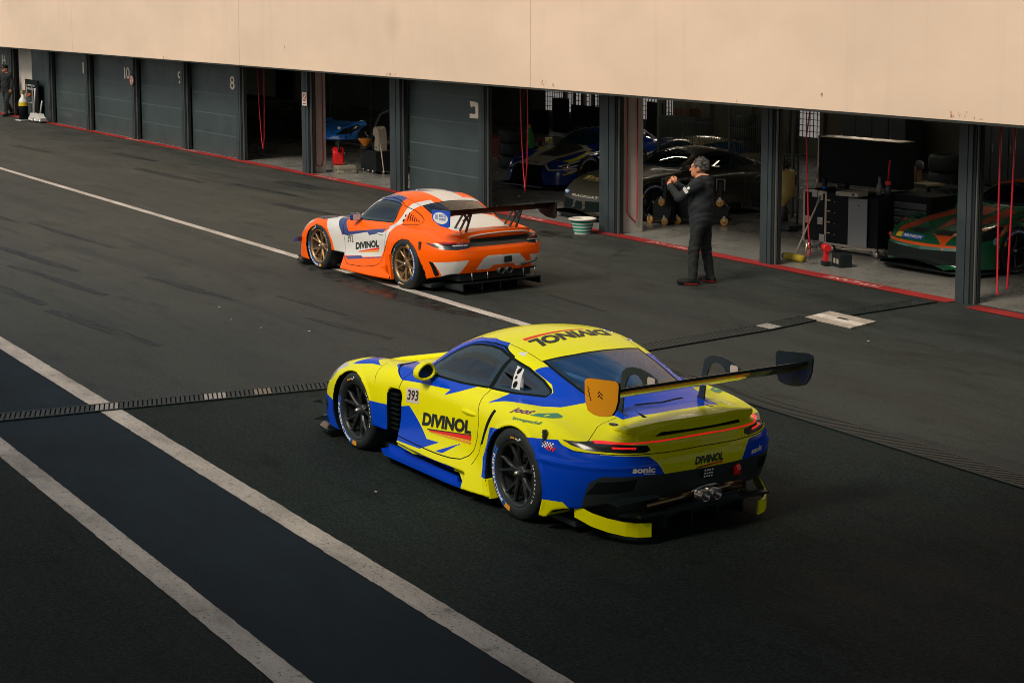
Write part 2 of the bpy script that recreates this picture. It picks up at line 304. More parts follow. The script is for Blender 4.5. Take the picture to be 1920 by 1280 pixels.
def bpart(name,mb,m,parent=None,label=None,local=True):
    for i,v in enumerate(mb.v): mb.v[i]=(v[0]+38,v[1]-16.5,v[2]) if (parent is None or local) else v
    o=mb.build(name,m,parent or bl)
    if label: o['label']=label
    return o
XS=[-5,-12.4,-25.77,-38.87,-51.9,-65,-80]
b=MB()
for a,c in zip(XS,XS[1:]): b.rng((c+.006,15.70,2.415),(a-.006,16.05,9.0),0,0)
b.rng((-80,15.72,2.42),(-5,16.04,8.9)); f_=bpart('facade',b,'facade_panel')
b=MB(); b.rng((-80,15.66,2.385),(-5,15.72,2.413)); bpart('facade_drip_edge',b,'soffit')
b=MB(); b.rng((-80,16.06,2.76),(-5,34,2.95)); bpart('ceiling',b,'ceiling_dark')
b=MB(); b.rng((-80,16.62,2.30),(-5,16.80,2.75)); bpart('lintel',b,'post_grey')
b=MB(); b.rng((-80,34,0),(-5,34.3,2.75)); bpart('back_wall',b,'wall_inner')
b=MB(); b.rng((-80,16.6,0),(-79.7,34,2.75)); b.rng((-5.3,16.6,0),(-5,34,2.75)); b.rng((-80,34.3,2.75),(-5,34.5,9)); b.rng((-80,16.06,8.7),(-5,33.9,8.95)); bpart('side_wall',b,'wall_inner')
# bays: posts carry the door rails
def post(x0,x1,dp=.15,label=None):
    b=MB(); w=x1-x0; y=16.42
    b.mat(0).rng((x0,y,.0),(x0+w*.52,y+dp,2.75)); b.mat(0).rng((x0+w*.56,y+.004,0),(x1-.055,y+dp,2.75)); b.mat(1).rng((x0+.01,y+.03,0),(x1-.02,y+dp-.01,2.75)); b.mat(2).rng((x1-.045,y+.05,0),(x1,y+.08,2.75)); b.mat(1).rng((x1-.04,y+.10,0),(x1+.01,y+dp,2.75))
    return bpart('post',b,['post_grey','post_dark','frame_alu'],None,label)
for x0,x1 in ((-57.15,-56.85),(-53.18,-52.85),(-48.85,-48.55),(-44.83,-44.5),(-40.95,-40.62),(-36.99,-36.60),(-32.55,-32.05),(-28.85,-28.60),(-24.72,-24.22),(-20.40,-20.10),(-16.38,-16.09),(-12.2,-11.8),(-61.9,-61.4),(-66,-65.6)): post(x0,x1)
for x1,y0,y1,lab in ((-36.84,16.58,16.95,'pale column with a red hose loop in the far bay'),(-24.29,16.58,17.02,'pale column with a red hose loop behind the bucket'),(-59.6,16.62,16.95,'pale wall panel behind the cylinder trolley')):
    x0=x1-.35 if x1>-50 else -61.2
    b=MB(); b.rng((x0,y0,0),(x1,y1,2.72),0,.008); b.rng((x1-.02,y0-.005,0),(x1+.015,y0+.03,2.7)); bpart('column',b,'column_white',None,lab)
mat('door_seam',(.062,.088,.088),.5); mat('print_red0',(.5,.15,.12),.6)
# roller doors with numbers
def seg_digit(mb,ch,x,z,w,h,y,t):
    segs={'0':'abcdef','1':'bc','4':'fgbc','8':'abcdefg','9':'abcdfg','c':'abcd'}
    q={'a':(0,h-t,w,h),'g':(0,h/2-t/2,w,h/2+t/2),'d':(0,0,w,t),'f':(0,h/2,t,h),'e':(0,0,t,h/2),'b':(w-t,h/2,w,h),'c':(w-t,0,w,h/2)}
    for k in segs[ch]:
        a=q[k]; mb.rng((x+a[0],y-.006,z+a[1]),(x+a[2],y,z+a[3]))
def door(x0,x1,num,lab,nx=None,nz=1.70):
    y=16.62; b=MB()
    for i in range(6):
        z0=.012+.512*i; b.rng((x0,y,z0),(x1,y+.05,min(z0+.506,2.70)),0,.004)
    b.mat(1)
    for i in range(1,5): b.rng((x0+.03,y-.004,.012+.512*i-.016),(x1-.03,y+.002,.012+.512*i+.010))
    d=bpart('roller_door',b,['door_grey','door_seam'],None,lab)
    mb=MB(); x=nx if nx is not None else x1-.62; w=.31
    if num=='c': 
        mb.prism([(x+u*1.75,nz+w_*1.08) for u,w_ in ((0,.30),(.15,.29),(.21,.25),(.22,.06),(.18,0),(0,0),(0,.075),(.11,.075),(.13,.095),(.125,.19),(.10,.215),(.065,.205),(.05,.185),(.02,.21))],'y',y-.010,y-.005)
    else:
        pass
    if num=='c': mb.v=[(a+38,bb-16.5,c) for a,bb,c in mb.v]; mb.build('door_number','numeral',d)
    else:
        for ch in num:
            ww=.12 if ch=='1' else .31; X0=x+38; Y0=y-.006-16.5; text_obj('door_number',ch,(X0,Y0,nz),(X0+ww,Y0,nz),(X0,Y0,nz+.34),'numeral',d,.012); x+=ww+.07
    s=MB(); s.rng((x1-.3,y-.004,.10),(x1-.18,y-.001,.16)); s.v=[(a+38,bb-16.5,c) for a,bb,c in s.v]; s.build('door_sticker','print_red0',d)
door(-65.5,-61.9,'14','partly visible roller door numbered 14 at the far end',-63.35,1.72)
door(-56.85,-53.25,'11','closed roller door numbered 11',-53.95); door(-52.85,-48.95,'10','closed roller door numbered 10',-50.0,1.68); door(-48.55,-44.9,'9','closed roller door numbered 9',-45.55); door(-44.5,-40.95,'8','closed roller door numbered 8',-41.80)
door(-32.05,-28.85,'c','closed roller door with a reversed c behind the orange car',-29.52,1.66)
b=MB(); b.rng((-59.6,16.62,0),(-57.25,16.70,2.75)); bpart('wall_panel',b,'door_grey')
# interior: rear windows with wire grids, olive panels, rails
mat('daylight_glass',(.5,.5,.48),.6,emit=((.95,.88,.84),.17)); mat('wire',(.012,.018,.017),.6); mat('wire_thin',(.07,.085,.075),.5,metal=.3); mat('beam_olive',(.09,.08,.055),.6)
def gridwin(x0,x1,z0,z1,y):
    b=MB(); b.rng((x0,y,z0),(x1,y+.03,z1)); o=bpart('rear_window',b,'daylight_glass')
    b=MB(); k=int((x1-x0)/.13); 
    for i in range(k+1): x=x0+(x1-x0)*i/k; b.rng((x-.008,y-.02,z0),(x+.008,y-.004,z1))
    k=max(1,int((z1-z0)/.13))
    for i in range(k+1): z=z0+(z1-z0)*i/k; b.rng((x0,y-.02,z-.008),(x1,y-.004,z+.008))
    b.v=[(q[0]+38,q[1]-16.5,q[2]) for q in b.v]; b.build('wire_grid','wire',o)
for a in ((-46.7,-45.2,.55,1.55),(-44.95,-44.2,-.0+.35,1.5),(-43.9,-43.2,.0+.15,1.5),(-43.0,-41.9,.2,1.45),(-41.4,-40.0,.55,1.6),(-34.5,-33.4,.5,1.4),(-31.6,-30.6,.95,1.3)): gridwin(a[0],a[1],a[2],a[3],29.0)
b=MB(); b.rng((-80,29.05,0),(-5,29.2,2.75)); bpart('rear_partition',b,'wall_inner')
b=MB(); b.rng((-38.9,28.7,.2),(-34.7,28.75,2.6)); bpart('olive_panel',b,'olive_panel'); b=MB(); b.rng((-33.3,28.7,.6),(-32.6,28.75,2.5)); bpart('olive_panel',b,'olive_panel')
for x in (-47.5,-45.0,-44.0,-43.05,-42,-39.9,-37.8,-36,-34.6,-33.2,-31.9): b=MB(); b.rng((x-.07,28.6,0),(x+.07,28.69,2.75)); bpart('rear_post',b,'beam_olive')

# added slabs on posts, out of view, to shade the near ground
shade_root=empty('shade_canopy',(0,0,0),0,'overhead slabs on posts added out of view to shade the near ground','shade_blocker')
b=MB(); b.rng((-8.5,-16,6.0),(7,14.5,6.3)); b.rng((-19.5,-16,6.0),(-8.5,-.7,6.3)); b.build('shade_slab','soffit',shade_root)
b=MB(); b.rng((2.2,-16,2.0),(5,14.5,2.25)); b.rng((1.2,-16,2.0),(2.2,-1.5,2.25)); b.build('blocker_deck','soffit',shade_root)
for x,y in ((4.5,-8),(4.5,14),(4.5,2),(-19,-15)): b=MB(); b.rng((x-.2,y-.2,0),(x+.2,y+.2,6.2)); b.build('blocker_post','post_grey',shade_root)

# rust marks and fixings on the facade edge
m,n,l,b=nodes('rust'); b.inputs['Base Color'].default_value=(.36,.14,.04,1); b.inputs['Roughness'].default_value=.8
tcr=n.new('ShaderNodeTexCoord').outputs['Object']; l.new(mapr(n,l,noise(n,l,mapping(n,l,tcr,(9,1,5)),1,5,.7),.54,.62,0,.8),b.inputs['Alpha'])
for x,z,w,hh in ((-15.55,2.49,.55,.09),(-20.0,2.47,.20,.07),(-25.4,2.52,.30,.10),(-25.0,2.49,.12,.06),(-36.2,2.9,.06,.12),(-31,2.46,.5,.05),(-44,2.46,.4,.05),(-18.2,2.62,.1,.06)):
    b=MB(); b.quad((x-w/2,15.696,z-hh/2),(x+w/2,15.696,z-hh/2),(x+w/2,15.696,z+hh/2),(x-w/2,15.696,z+hh/2)); bpart('rust_mark',b,'rust')
m,n,l,b=nodes('smudge'); b.inputs['Base Color'].default_value=(.40,.30,.22,1); b.inputs['Roughness'].default_value=.7
tcr=n.new('ShaderNodeTexCoord').outputs['Object']; g_=n.new('ShaderNodeTexGradient'); g_.gradient_type='SPHERICAL'; mp_=n.new('ShaderNodeMapping'); mp_.inputs['Location'].default_value=(-7.05*2.2,.804*2.2,-3.45*2.2); mp_.inputs['Scale'].default_value=(2.2,2.2,2.2); l.new(tcr,mp_.inputs['Vector']); l.new(mp_.outputs[0],g_.inputs[0]); l.new(mapr(n,l,g_.outputs[0],0,1,0,.13),b.inputs['Alpha'])
b=MB(); b.quad((-31.5,15.696,2.9),(-30.4,15.696,2.9),(-30.4,15.696,4.0),(-31.5,15.696,4.0)); bpart('smudge',b,'smudge')

# strip lamps under the garage ceiling
mat('lamp_tube',(.8,.75,.65),.4,emit=((1,.86,.66),24.0))
for x,y in ((-19.5,19.6),(-23.5,21.5),(-27.5,19.4),(-31,22.0),(-33.5,25.5),(-38.5,19.6),(-43,21),(-27.5,24.5),(-16,20.5),(-39,27)):
    t=empty('strip_lamp',(x,y,2.68),0,'ceiling strip lamp hidden behind the facade above the garage bays','lamp','strip lamps under the garage ceiling')
    b=MB(); b.rng((-.75,-.05,.0),(.75,.05,.06)); b.build('lamp_body','column_white',t); b=MB(); b.tube([(-.72,0,-.025),(.72,0,-.025)],.022,8); b.build('lamp_tube','lamp_tube',t)

def lut(pts):
    xs=np.array([p[0] for p in pts],float); ys=np.array([p[1] for p in pts],float)
    h=np.diff(xs); d=np.diff(ys)/h; m=np.zeros(len(xs))
    for i in range(1,len(xs)-1):
        if d[i-1]*d[i]>0:
            w1=2*h[i]+h[i-1]; w2=h[i]+2*h[i-1]; m[i]=(w1+w2)/(w1/d[i-1]+w2/d[i])
    m[0],m[-1]=d[0],d[-1]
    X=np.linspace(xs[0],xs[-1],600); i=np.clip(np.searchsorted(xs,X)-1,0,len(xs)-2)
    t=(X-xs[i])/h[i]; Y=(2*t**3-3*t*t+1)*ys[i]+(t**3-2*t*t+t)*h[i]*m[i]+(3*t*t-2*t**3)*ys[i+1]+(t**3-t*t)*h[i]*m[i+1]
    return lambda x: np.interp(x,X,Y)
def smax(a,b,k): h=np.maximum(k-np.abs(a-b),0)/k; return np.maximum(a,b)+h*h*k/4
def smin(a,b,k): return -smax(-a,-b,k)
def rbox(x,y,z,c,s,r=.02):
    qx=np.abs(x-c[0])-s[0]+r; qy=np.abs(y-c[1])-s[1]+r; qz=np.abs(z-c[2])-s[2]+r
    return np.sqrt(np.maximum(qx,0)**2+np.maximum(qy,0)**2+np.maximum(qz,0)**2)+np.minimum(np.maximum(qx,np.maximum(qy,qz)),0)-r
def surfnet(f,lo,hi,h):
    n=[int(np.ceil((b-a)/h))+1 for a,b in zip(lo,hi)]
    ax=[lo[i]+h*np.arange(n[i]) for i in range(3)]
    V=np.empty(n,np.float32)
    for i in range(0,n[0],16):
        g=np.meshgrid(ax[0][i:i+16],ax[1],ax[2],indexing='ij'); V[i:i+16]=f(*g)
    N=V<0
    c=[N[:-1,:-1,:-1],N[1:,:-1,:-1],N[:-1,1:,:-1],N[1:,1:,:-1],N[:-1,:-1,1:],N[1:,:-1,1:],N[:-1,1:,1:],N[1:,1:,1:]]
    s=sum(q.astype(np.int8) for q in c); act=(s>0)&(s<8)
    I=np.argwhere(act); idx=-np.ones(act.shape,np.int64); idx[act]=np.arange(len(I))
    off=np.array([(a&1,(a>>1)&1,(a>>2)&1) for a in range(8)])
    P=np.zeros((len(I),3)); cnt=np.zeros(len(I))
    for a in range(8):
        for b in range(a+1,8):
            if bin(a^b).count('1')!=1: continue
            va=V[tuple((I+off[a]).T)]; vb=V[tuple((I+off[b]).T)]
            m=(va<0)!=(vb<0); t=np.where(m,va/np.where(m,va-vb,1),0)
            P+=np.where(m[:,None],off[a]+(off[b]-off[a])*t[:,None],0); cnt+=m
    P=(I+P/cnt[:,None])*h+np.array(lo)
    F=[]
    for d in range(3):
        e=[0,1,2]; e.remove(d); u,v=e
        sl=[slice(None)]*3; sl2=[slice(None)]*3; sl[d]=slice(0,-1); sl2[d]=slice(1,None)
        A=N[tuple(sl)]; B=N[tuple(sl2)]; X=np.argwhere(A!=B)
        ok=(X[:,u]>0)&(X[:,v]>0)&(X[:,u]<n[u]-1)&(X[:,v]<n[v]-1); X=X[ok]
        du=np.zeros(3,int); du[u]=1; dv=np.zeros(3,int); dv[v]=1
        q=np.stack([idx[tuple((X-du-dv).T)],idx[tuple((X-dv).T)],idx[tuple(X.T)],idx[tuple((X-du).T)]],1)
        fl=A[tuple(X.T)]
        if d==1: fl=~fl
        q[~fl]=q[~fl][:,::-1]; F.append(q)
    F=np.concatenate(F)
    def grad(P):
        e=2e-3; G=np.stack([f(*(P+np.eye(3)[i]*e).T)-f(*(P-np.eye(3)[i]*e).T) for i in range(3)],1)/(2*e); return G
    for _ in range(3):
        G=grad(P); g2=np.maximum((G*G).sum(1),.2); st=G*(f(*P.T)/g2)[:,None]
        l=np.linalg.norm(st,axis=1,keepdims=True); P=P-st*np.minimum(1,.6*h/np.maximum(l,1e-9))
    return P,F

# ---------- 992 racer
WID=lut([(-1.05,.80),(-.8,.90),(-.5,.955),(-.3,.975),(0,.98),(.35,.975),(.5,.965),(.62,.95),(.8,.935),(1.3,.93),(1.8,.935),(2.1,.955),(2.35,.975),(2.55,.98),(2.85,.975),(3.1,.95),(3.4,.905),(3.6,.87)])
BL=lut([(-1,1),(.35,1),(.75,0),(1.85,0),(2.3,1),(3.5,1)])
SD=lut([(0,-.06),(.1,-.05),(.27,-.012),(.42,0),(.55,-.004),(.68,-.02),(.78,-.05),(.86,-.10),(.94,-.17),(1.05,-.24)])
SF=lut([(0,-.02),(.1,-.015),(.3,-.004),(.5,0),(.62,-.008),(.7,-.025),(.78,-.055),(.88,-.12),(1.0,-.2)])
ZC=lut([(-1.06,.40),(-.95,.46),(-.8,.53),(-.6,.60),(-.3,.68),(0,.735),(.3,.79),(.5,.84),(.8,.865),(1.2,.86),(1.8,.87),(2.3,.90),(2.6,.92),(2.9,.89),(3.1,.868),(3.3,.858),(3.45,.858),(3.6,.865)])
ZF=lut([(-1.06,.38),(-.95,.43),(-.8,.53),(-.65,.595),(-.5,.66),(-.3,.725),(-.1,.772),(.1,.795),(.4,.81),(.7,.82),(1.0,.835),(1.6,.845),(2.0,.85),(2.3,.845),(2.55,.84),(2.8,.815),(3.0,.78),(3.2,.735),(3.4,.685),(3.6,.63)])
YF=lut([(-1,.70),(0,.76),(.8,.76),(1.8,.76),(2.4,.80),(3.4,.80)])
XR=lut([(0,3.38),(.15,3.45),(.3,3.53),(.42,3.58),(.52,3.60),(.60,3.59),(.66,3.555),(.72,3.53),(.78,3.54),(.84,3.565),(.95,3.59)])
CR=lut([(0,0),(.3,.015),(.5,.05),(.65,.105),(.78,.205),(.88,.34),(.95,.50),(1.0,.68)])
XF=lut([(0,-.98),(.1,-1.0),(.25,-1.0),(.4,-.97),(.55,-.88),(.7,-.72),(.85,-.5)])
CF=lut([(0,0),(.3,.02),(.5,.06),(.65,.11),(.8,.20),(.9,.31),(.97,.47),(1.05,.7)])
GT=lut([(-.6,.2),(.1,.70),(.42,.845),(.6,.94),(.8,1.035),(1.0,1.118),(1.2,1.175),(1.4,1.205),(1.6,1.212),(1.8,1.202),(2.0,1.177),(2.2,1.137),(2.4,1.083),(2.6,1.02),(2.8,.95),(3.0,.89),(3.3,.76),(3.6,.3)])
GW=lut([(.3,.66),(.6,.71),(.9,.742),(1.4,.765),(1.8,.755),(2.1,.72),(2.4,.655),(2.7,.575),(3.0,.49),(3.3,.40)])
def green(x,y,z):
    xx=x-.30*(y/.7)**2*(x<9)*np.clip((1.6-x)/1.0,0,1)+.10*(y/.6)**2*np.clip((x-1.7)/.6,0,1)
    top=GT(xx)-.075*(y/.62)**2
    ft=(z-top)*.85
    zr=z-.86; fs=(y-(GW(x)-.42*zr-.35*np.clip(zr,0,1)**2*1.2))*.9
    return smax(smax(ft,fs,.085),x-3.12,.05)
def lower(x,y,z,zc=ZC,zf=ZF,xr=XR):
    bl=BL(x); fs=y-(WID(x)+SD(z)*(1-bl)+SF(z)*bl)
    yf=YF(x); sg=np.where(y<yf,.19+.09*np.clip((x-2.6)/.6,0,1),.24)
    b=np.exp(-((y-yf)/sg)**2); top=zc(x)*(1-b)+zf(x)*b-.02*(y/.7)**2*(1-b)
    ft=(z-top)*.9
    f=smax(fs,ft,.13)
    f=smax(f,(x-(xr(z)-CR(y)))*.95,.06)
    f=smax(f,((XF(z)+CF(y))-x)*.8,.10)
    return f
def arch(x,y,z,cx,cz,r): return smax(np.sqrt((x-cx)**2+(z-cz)**2)-r,.52-y,.03)
LW=2.534
ZB=lut([(-1.2,.10),(2.9,.11),(3.0,.18),(3.1,.21),(3.25,.24),(3.4,.28),(3.7,.29)])
def duck(x,y,z):
    f=smax(z-(.825+.10*(x-3.2)+.08*np.clip(x-3.35,0,1)-.10*np.clip(y-.35,0,1)),(.775+.05*(3.6-x))-z,.02)
    f=smax(f,x-(3.585-.42*y*y),.02); f=smax(f,y-.60,.04); return smax(f,2.9-x,.02)
def lips(x,y,z,cx,cz,r):
    a=.012*np.exp(-((np.hypot(x-cx,z-cz)-r)/.016)**2)+.014*np.exp(-((np.hypot(x-LW,(z*1.03)-.345)-.398)/.017)**2)
    return a*np.clip((y-.80)/.08,0,1)*np.clip((z-.12)/.1,0,1)
def f992(x,y,z):
    y=np.abs(y)
    f=smin(lower(x,y,z),green(x,y,z),.05)
    f=smin(f,duck(x,y,z),.03)
    f=f-lips(x,y,z,-.02,.322,.372)-.014*np.exp(-((z-.555-.02*(x-3))/.022)**2)*np.clip((x-2.75)/.25,0,1)*np.clip((3.62-x)/.2,0,1)
    f=smax(f,ZB(x)-z,.02)
    f=smax(f,-arch(x,y,z,-.02,.322,.355),.012)
    f=smax(f,-arch(x,y,z*1.03,LW,.345,.38),.012)
    # open bay behind the front wheel
    f=smax(f,-rbox(x,y,z,(.665,1.0,.36),(.10,.16,.29),.05),.015)
    f=smax(f,-rbox(x,y,z,(.50,1.0,.10),(.28,.3,.18),.02),.015)
    f=smax(f,-rbox(x,y,z,(1.22,1.0,.10),(.68,.155,.125),.03),.02)
    return f
def f991(x,y,z):
    y=np.abs(y)
    zg=np.where(z>.85,(z-.85)*.88+.85,z)
    f=smin(lower(x,y,z),green(x-.03,y,zg),.05)
    f=smin(f,duck(x,y,z),.03)
    f=smax(f,ZB(x)-z,.02)
    f=smax(f,-arch((x-.04)/1.12,y,(z-.32)*1.06,0,0,.355),.012)
    xs=np.where(x>2.57,(x-2.57)-.16*np.clip((.5-z)/.45,0,1),(x-2.57))
    f=smax(f,-arch(xs/1.05,y,(z-.33)*1.07,0,0,.39),.012)
    f=smax(f,-rbox(x,y,z,(.50,1.0,.08),(.33,.3,.24),.02),.015)
    return f
# ---------------------------------------------------------------- cutting a smooth shell into painted regions
def polysdf(P,poly):
    P=np.asarray(P,float); V=np.asarray(poly,float); d=np.full(len(P),1e9); s=np.ones(len(P))
    n=len(V)
    for i in range(n):
        a,b=V[i],V[i-1]; e=b-a; w=P-a; t=np.clip((w@e)/max(e@e,1e-12),0,1); q=w-t[:,None]*e; d=np.minimum(d,(q*q).sum(1))
        c1=P[:,1]>=a[1]; c2=P[:,1]<b[1]; c3=e[0]*w[:,1]>e[1]*w[:,0]
        s=np.where((c1&c2&c3)|(~c1&~c2&~c3),-s,s)
    return s*np.sqrt(d)
def linesdf(P,pts):
    P=np.asarray(P,float); V=np.asarray(pts,float); d=np.full(len(P),1e9)
    for a,b in zip(V,V[1:]):
        e=b-a; w=P-a; t=np.clip((w@e)/max(e@e,1e-12),0,1); q=w-t[:,None]*e; d=np.minimum(d,(q*q).sum(1))
    return np.sqrt(d)
PROJ={'side':(0,2),'top':(0,1),'rear':(1,2)}
class Shell:
    def __init__(s,f,lo,hi,h):
        s.f=f; s.V,q=surfnet(f,lo,hi,h); s.T=np.concatenate([q[:,[0,1,2]],q[:,[0,2,3]]]); s.L=np.zeros(len(s.T),int); s.labels=[('body','')]
    def lab(s,o,m):
        if (o,m) not in s.labels: s.labels.append((o,m))
        return s.labels.index((o,m))
    def split(s,field,vm):
        d=np.full(len(s.V),1e3); d[vm]=field(s.V[vm]); d=np.where(np.abs(d)<2e-4,2e-4,d)
        t=d[s.T]; neg=t<0; k=neg.sum(1); cr=np.where(((k==1)|(k==2))&(np.abs(t).max(1)<900))[0]
        if not len(cr): return
        T=s.T[cr]; N=neg[cr]; odd=np.where(N.sum(1)==1,N.argmax(1),(~N).argmax(1)); r=np.arange(len(cr))
        a,b,c=T[r,odd],T[r,(odd+1)%3],T[r,(odd+2)%3]
        E=np.sort(np.concatenate([np.stack([a,b],1),np.stack([a,c],1)]),1); U,inv=np.unique(E,axis=0,return_inverse=True); inv=inv.ravel()
        w=d[U[:,0]]/(d[U[:,0]]-d[U[:,1]]); nv=s.V[U[:,0]]*(1-w[:,None])+s.V[U[:,1]]*w[:,None]
        base=len(s.V); s.V=np.concatenate([s.V,nv]); ab=base+inv[:len(cr)]; ac=base+inv[len(cr):]
        L=s.L[cr]; keep=np.ones(len(s.T),bool); keep[cr]=False
        s.T=np.concatenate([s.T[keep],np.stack([a,ab,ac],1),np.stack([ab,b,c],1),np.stack([ab,c,ac],1)]); s.L=np.concatenate([s.L[keep],L,L,L])
    def region(s,field,o,m,vmask=None,cmask=None,only=None):
        """faces where field<0 get (object, material); o None keeps the object, m None keeps the material"""
        vm=np.ones(len(s.V),bool) if vmask is None else vmask(s.V)
        s.split(field,vm)
        C=s.V[s.T].mean(1); ok=np.ones(len(C),bool) if vmask is None else vmask(C)
        if cmask is not None: ok&=cmask(C)
        idx=np.where(ok)[0]; idx=idx[field(C[idx])<0]
        for l in np.unique(s.L[idx]):
            oo,mm=s.labels[l]
            if only and oo not in only: continue
            s.L[idx[s.L[idx]==l]]=s.lab(o or oo, mm if m is None else m)
    def poly(s,proj,P,o,m,mask=None,r=0,sym=True,only=None):
        ax=PROJ[proj]; P=np.asarray(P,float)
        def g(V):
            Q=V[:,ax].copy()
            if sym and 1 in ax and proj!='side': Q[:,ax.index(1)]=np.abs(Q[:,ax.index(1)])*(-1 if P[:,ax.index(1)].min()<0 and P[:,ax.index(1)].max()<=0.001 else 1) if (P[:,ax.index(1)].min()>=-.001 or P[:,ax.index(1)].max()<=.001) else Q[:,ax.index(1)]
            return Q
        lo,hi=P.min(0)-.08,P.max(0)+.08
        def vm(V):
            Q=g(V); k=((Q>lo)&(Q<hi)).all(1)
            return k&mask(V) if mask else k
        s.region(lambda V:polysdf(g(V),P)-r,o,m,vm,None,only)
    def line(s,proj,P,o,m,w=.0035,mask=None,only=None,sym=True):
        ax=PROJ[proj]; P=np.asarray(P,float); lo,hi=P.min(0)-.05,P.max(0)+.05
        def g(V):
            Q=V[:,ax].copy()
            if proj!='side' and sym: Q[:,ax.index(1)]=-np.abs(Q[:,ax.index(1)])
            return Q
        def sd(V):
            Q=g(V); d=np.full(len(Q),1e9); sg=np.ones(len(Q))
            for a,b in zip(P,P[1:]):
                e=b-a; q=Q-a; t=np.clip((q@e)/max(e@e,1e-12),0,1); r=q-t[:,None]*e; k=np.hypot(r[:,0],r[:,1]); up=k<d
                d=np.where(up,k,d); sg=np.where(up,np.where(e[0]*q[:,1]-e[1]*q[:,0]>=0,1,-1),sg)
            return sg*d
        def vm(V):
            Q=g(V); k=((Q>lo)&(Q<hi)).all(1)
            if mask: k&=mask(V)
            i=np.where(k)[0]; k[i]=np.abs(sd(V[i]))<.06; return k
        for off in (w,-w): s.split(lambda V:sd(V)-off,vm(s.V))
        C=s.V[s.T].mean(1); ok=np.where(vm(C))[0]; idx=ok[np.abs(sd(C[ok]))<w]
        for l in np.unique(s.L[idx]):
            oo,mm=s.labels[l]
            if only and oo not in only: continue
            s.L[idx[s.L[idx]==l]]=s.lab(o or oo, mm if m is None else m)
    def build(s,root,base,pairs=('bumper_vent','bonnet_duct','deck_vent','fender_louvre','front_intake','door','side_window','quarter_window','tail_light','headlight','tail_lamp')):
        e=2e-3; G=np.zeros_like(s.V)
        for i in range(3):
            D=np.zeros(3); D[i]=e; G[:,i]=s.f(*(s.V+D).T)-s.f(*(s.V-D).T)
        G/=np.maximum(np.linalg.norm(G,axis=1,keepdims=True),1e-9)
        C=s.V[s.T].mean(1); groups={}
        for l,(o,m) in enumerate(s.labels):
            idx=np.where(s.L==l)[0]
            if not len(idx): continue
            if o in pairs:
                for sg in (-1,1):
                    k=idx[np.sign(C[idx,1]+1e-9)==sg]
                    if len(k): groups.setdefault((o,sg),[]).append((m or base,k))
            else: groups.setdefault((o,0),[]).append((m or base,idx))
        out={}
        for (o,sg),parts in groups.items():
            T=np.concatenate([s.T[k] for _,k in parts]); mi=np.concatenate([np.full(len(k),i) for i,(_,k) in enumerate(parts)])
            u,inv=np.unique(T,return_inverse=True); me=bpy.data.meshes.new(o)
            me.from_pydata(s.V[u].tolist(),[],inv.reshape(-1,3).tolist())
            for m,_ in parts: me.materials.append(MATS[m])
            me.polygons.foreach_set('material_index',mi.astype(np.int32)); me.polygons.foreach_set('use_smooth',np.ones(len(T),bool))
            me.normals_split_custom_set_from_vertices(G[u].tolist()); me.update()
            out[(o,sg)]=link(o,me,root)
        return out
def onshell(f,proj,Q,off=.003,side=-1):
    """points of a 2-D drawing laid on the shell from the side / top / rear"""
    Q=np.asarray(Q,float); n=len(Q)
    ts={'side':np.linspace(1.15,.3,130)*side,'top':np.linspace(1.35,.3,130),'rear':np.linspace(3.8,2.7,130),'front':np.linspace(-1.2,0,130)}[proj]
    def P(t):
        if proj=='side': return np.stack([Q[:,0],t,Q[:,1]],1)
        if proj=='top': return np.stack([Q[:,0],Q[:,1],t],1)
        return np.stack([t,Q[:,0],Q[:,1]],1)
    hit=np.full(n,ts[-1]); prev=np.full(n,ts[0]); done=np.zeros(n,bool); cur=np.full(n,ts[0])
    for t in ts:
        m=(~done)&(f(*P(np.full(n,t)).T)<0); hit[m]=t; done|=m; prev[~done]=t
    a,b=prev.copy(),hit.copy()
    for _ in range(18):
        c=(a+b)/2; i=f(*P(c).T)<0; b=np.where(i,c,b); a=np.where(i,a,c)
    X=P(a); e=2e-3; G=np.stack([f(*(X+np.eye(3)[i]*e).T)-f(*(X-np.eye(3)[i]*e).T) for i in range(3)],1); G/=np.maximum(np.linalg.norm(G,axis=1,keepdims=True),1e-9)
    return X+G*off
def decal_mesh(name,f,proj,v,fc,m,root,off=.003,side=-1,maxe=.05):
    bm=bmesh.new(); vs=[bm.verts.new((float(a),float(b),0)) for a,b in v]
    for q in fc:
        try: bm.faces.new([vs[i] for i in q])
        except ValueError: pass
    for _ in range(4):
        es=[e for e in bm.edges if e.calc_length()>maxe]
        if not es: break
        bmesh.ops.subdivide_edges(bm,edges=es,cuts=1); bmesh.ops.triangulate(bm,faces=bm.faces)
    bm.verts.index_update(); Q=np.array([q.co[:2] for q in bm.verts]); fs=[[q.index for q in x.verts] for x in bm.faces]; bm.free()
    X=onshell(f,proj,Q,off,side); me=bpy.data.meshes.new(name); me.from_pydata(X.tolist(),[],fs); me.materials.append(MATS[m]); me.update()
    return link(name,me,root)
def decal_text(name,f,proj,t,p00,p10,p01,m,root,bold=.02,off=.003,side=-1,shear=0):
    v,fc,_=text_data(t,bold,shear); a=np.array(p00,float); b=np.array(p10)-a; c=np.array(p01)-a
    return decal_mesh(name,f,proj,a+v[:,:1]*b+v[:,1:]*c,fc,m,root,off,side)
def decal_poly(name,f,proj,P,m,root,off=.002,side=-1):
    return decal_mesh(name,f,proj,P,[tuple(range(len(P)))],m,root,off,side)
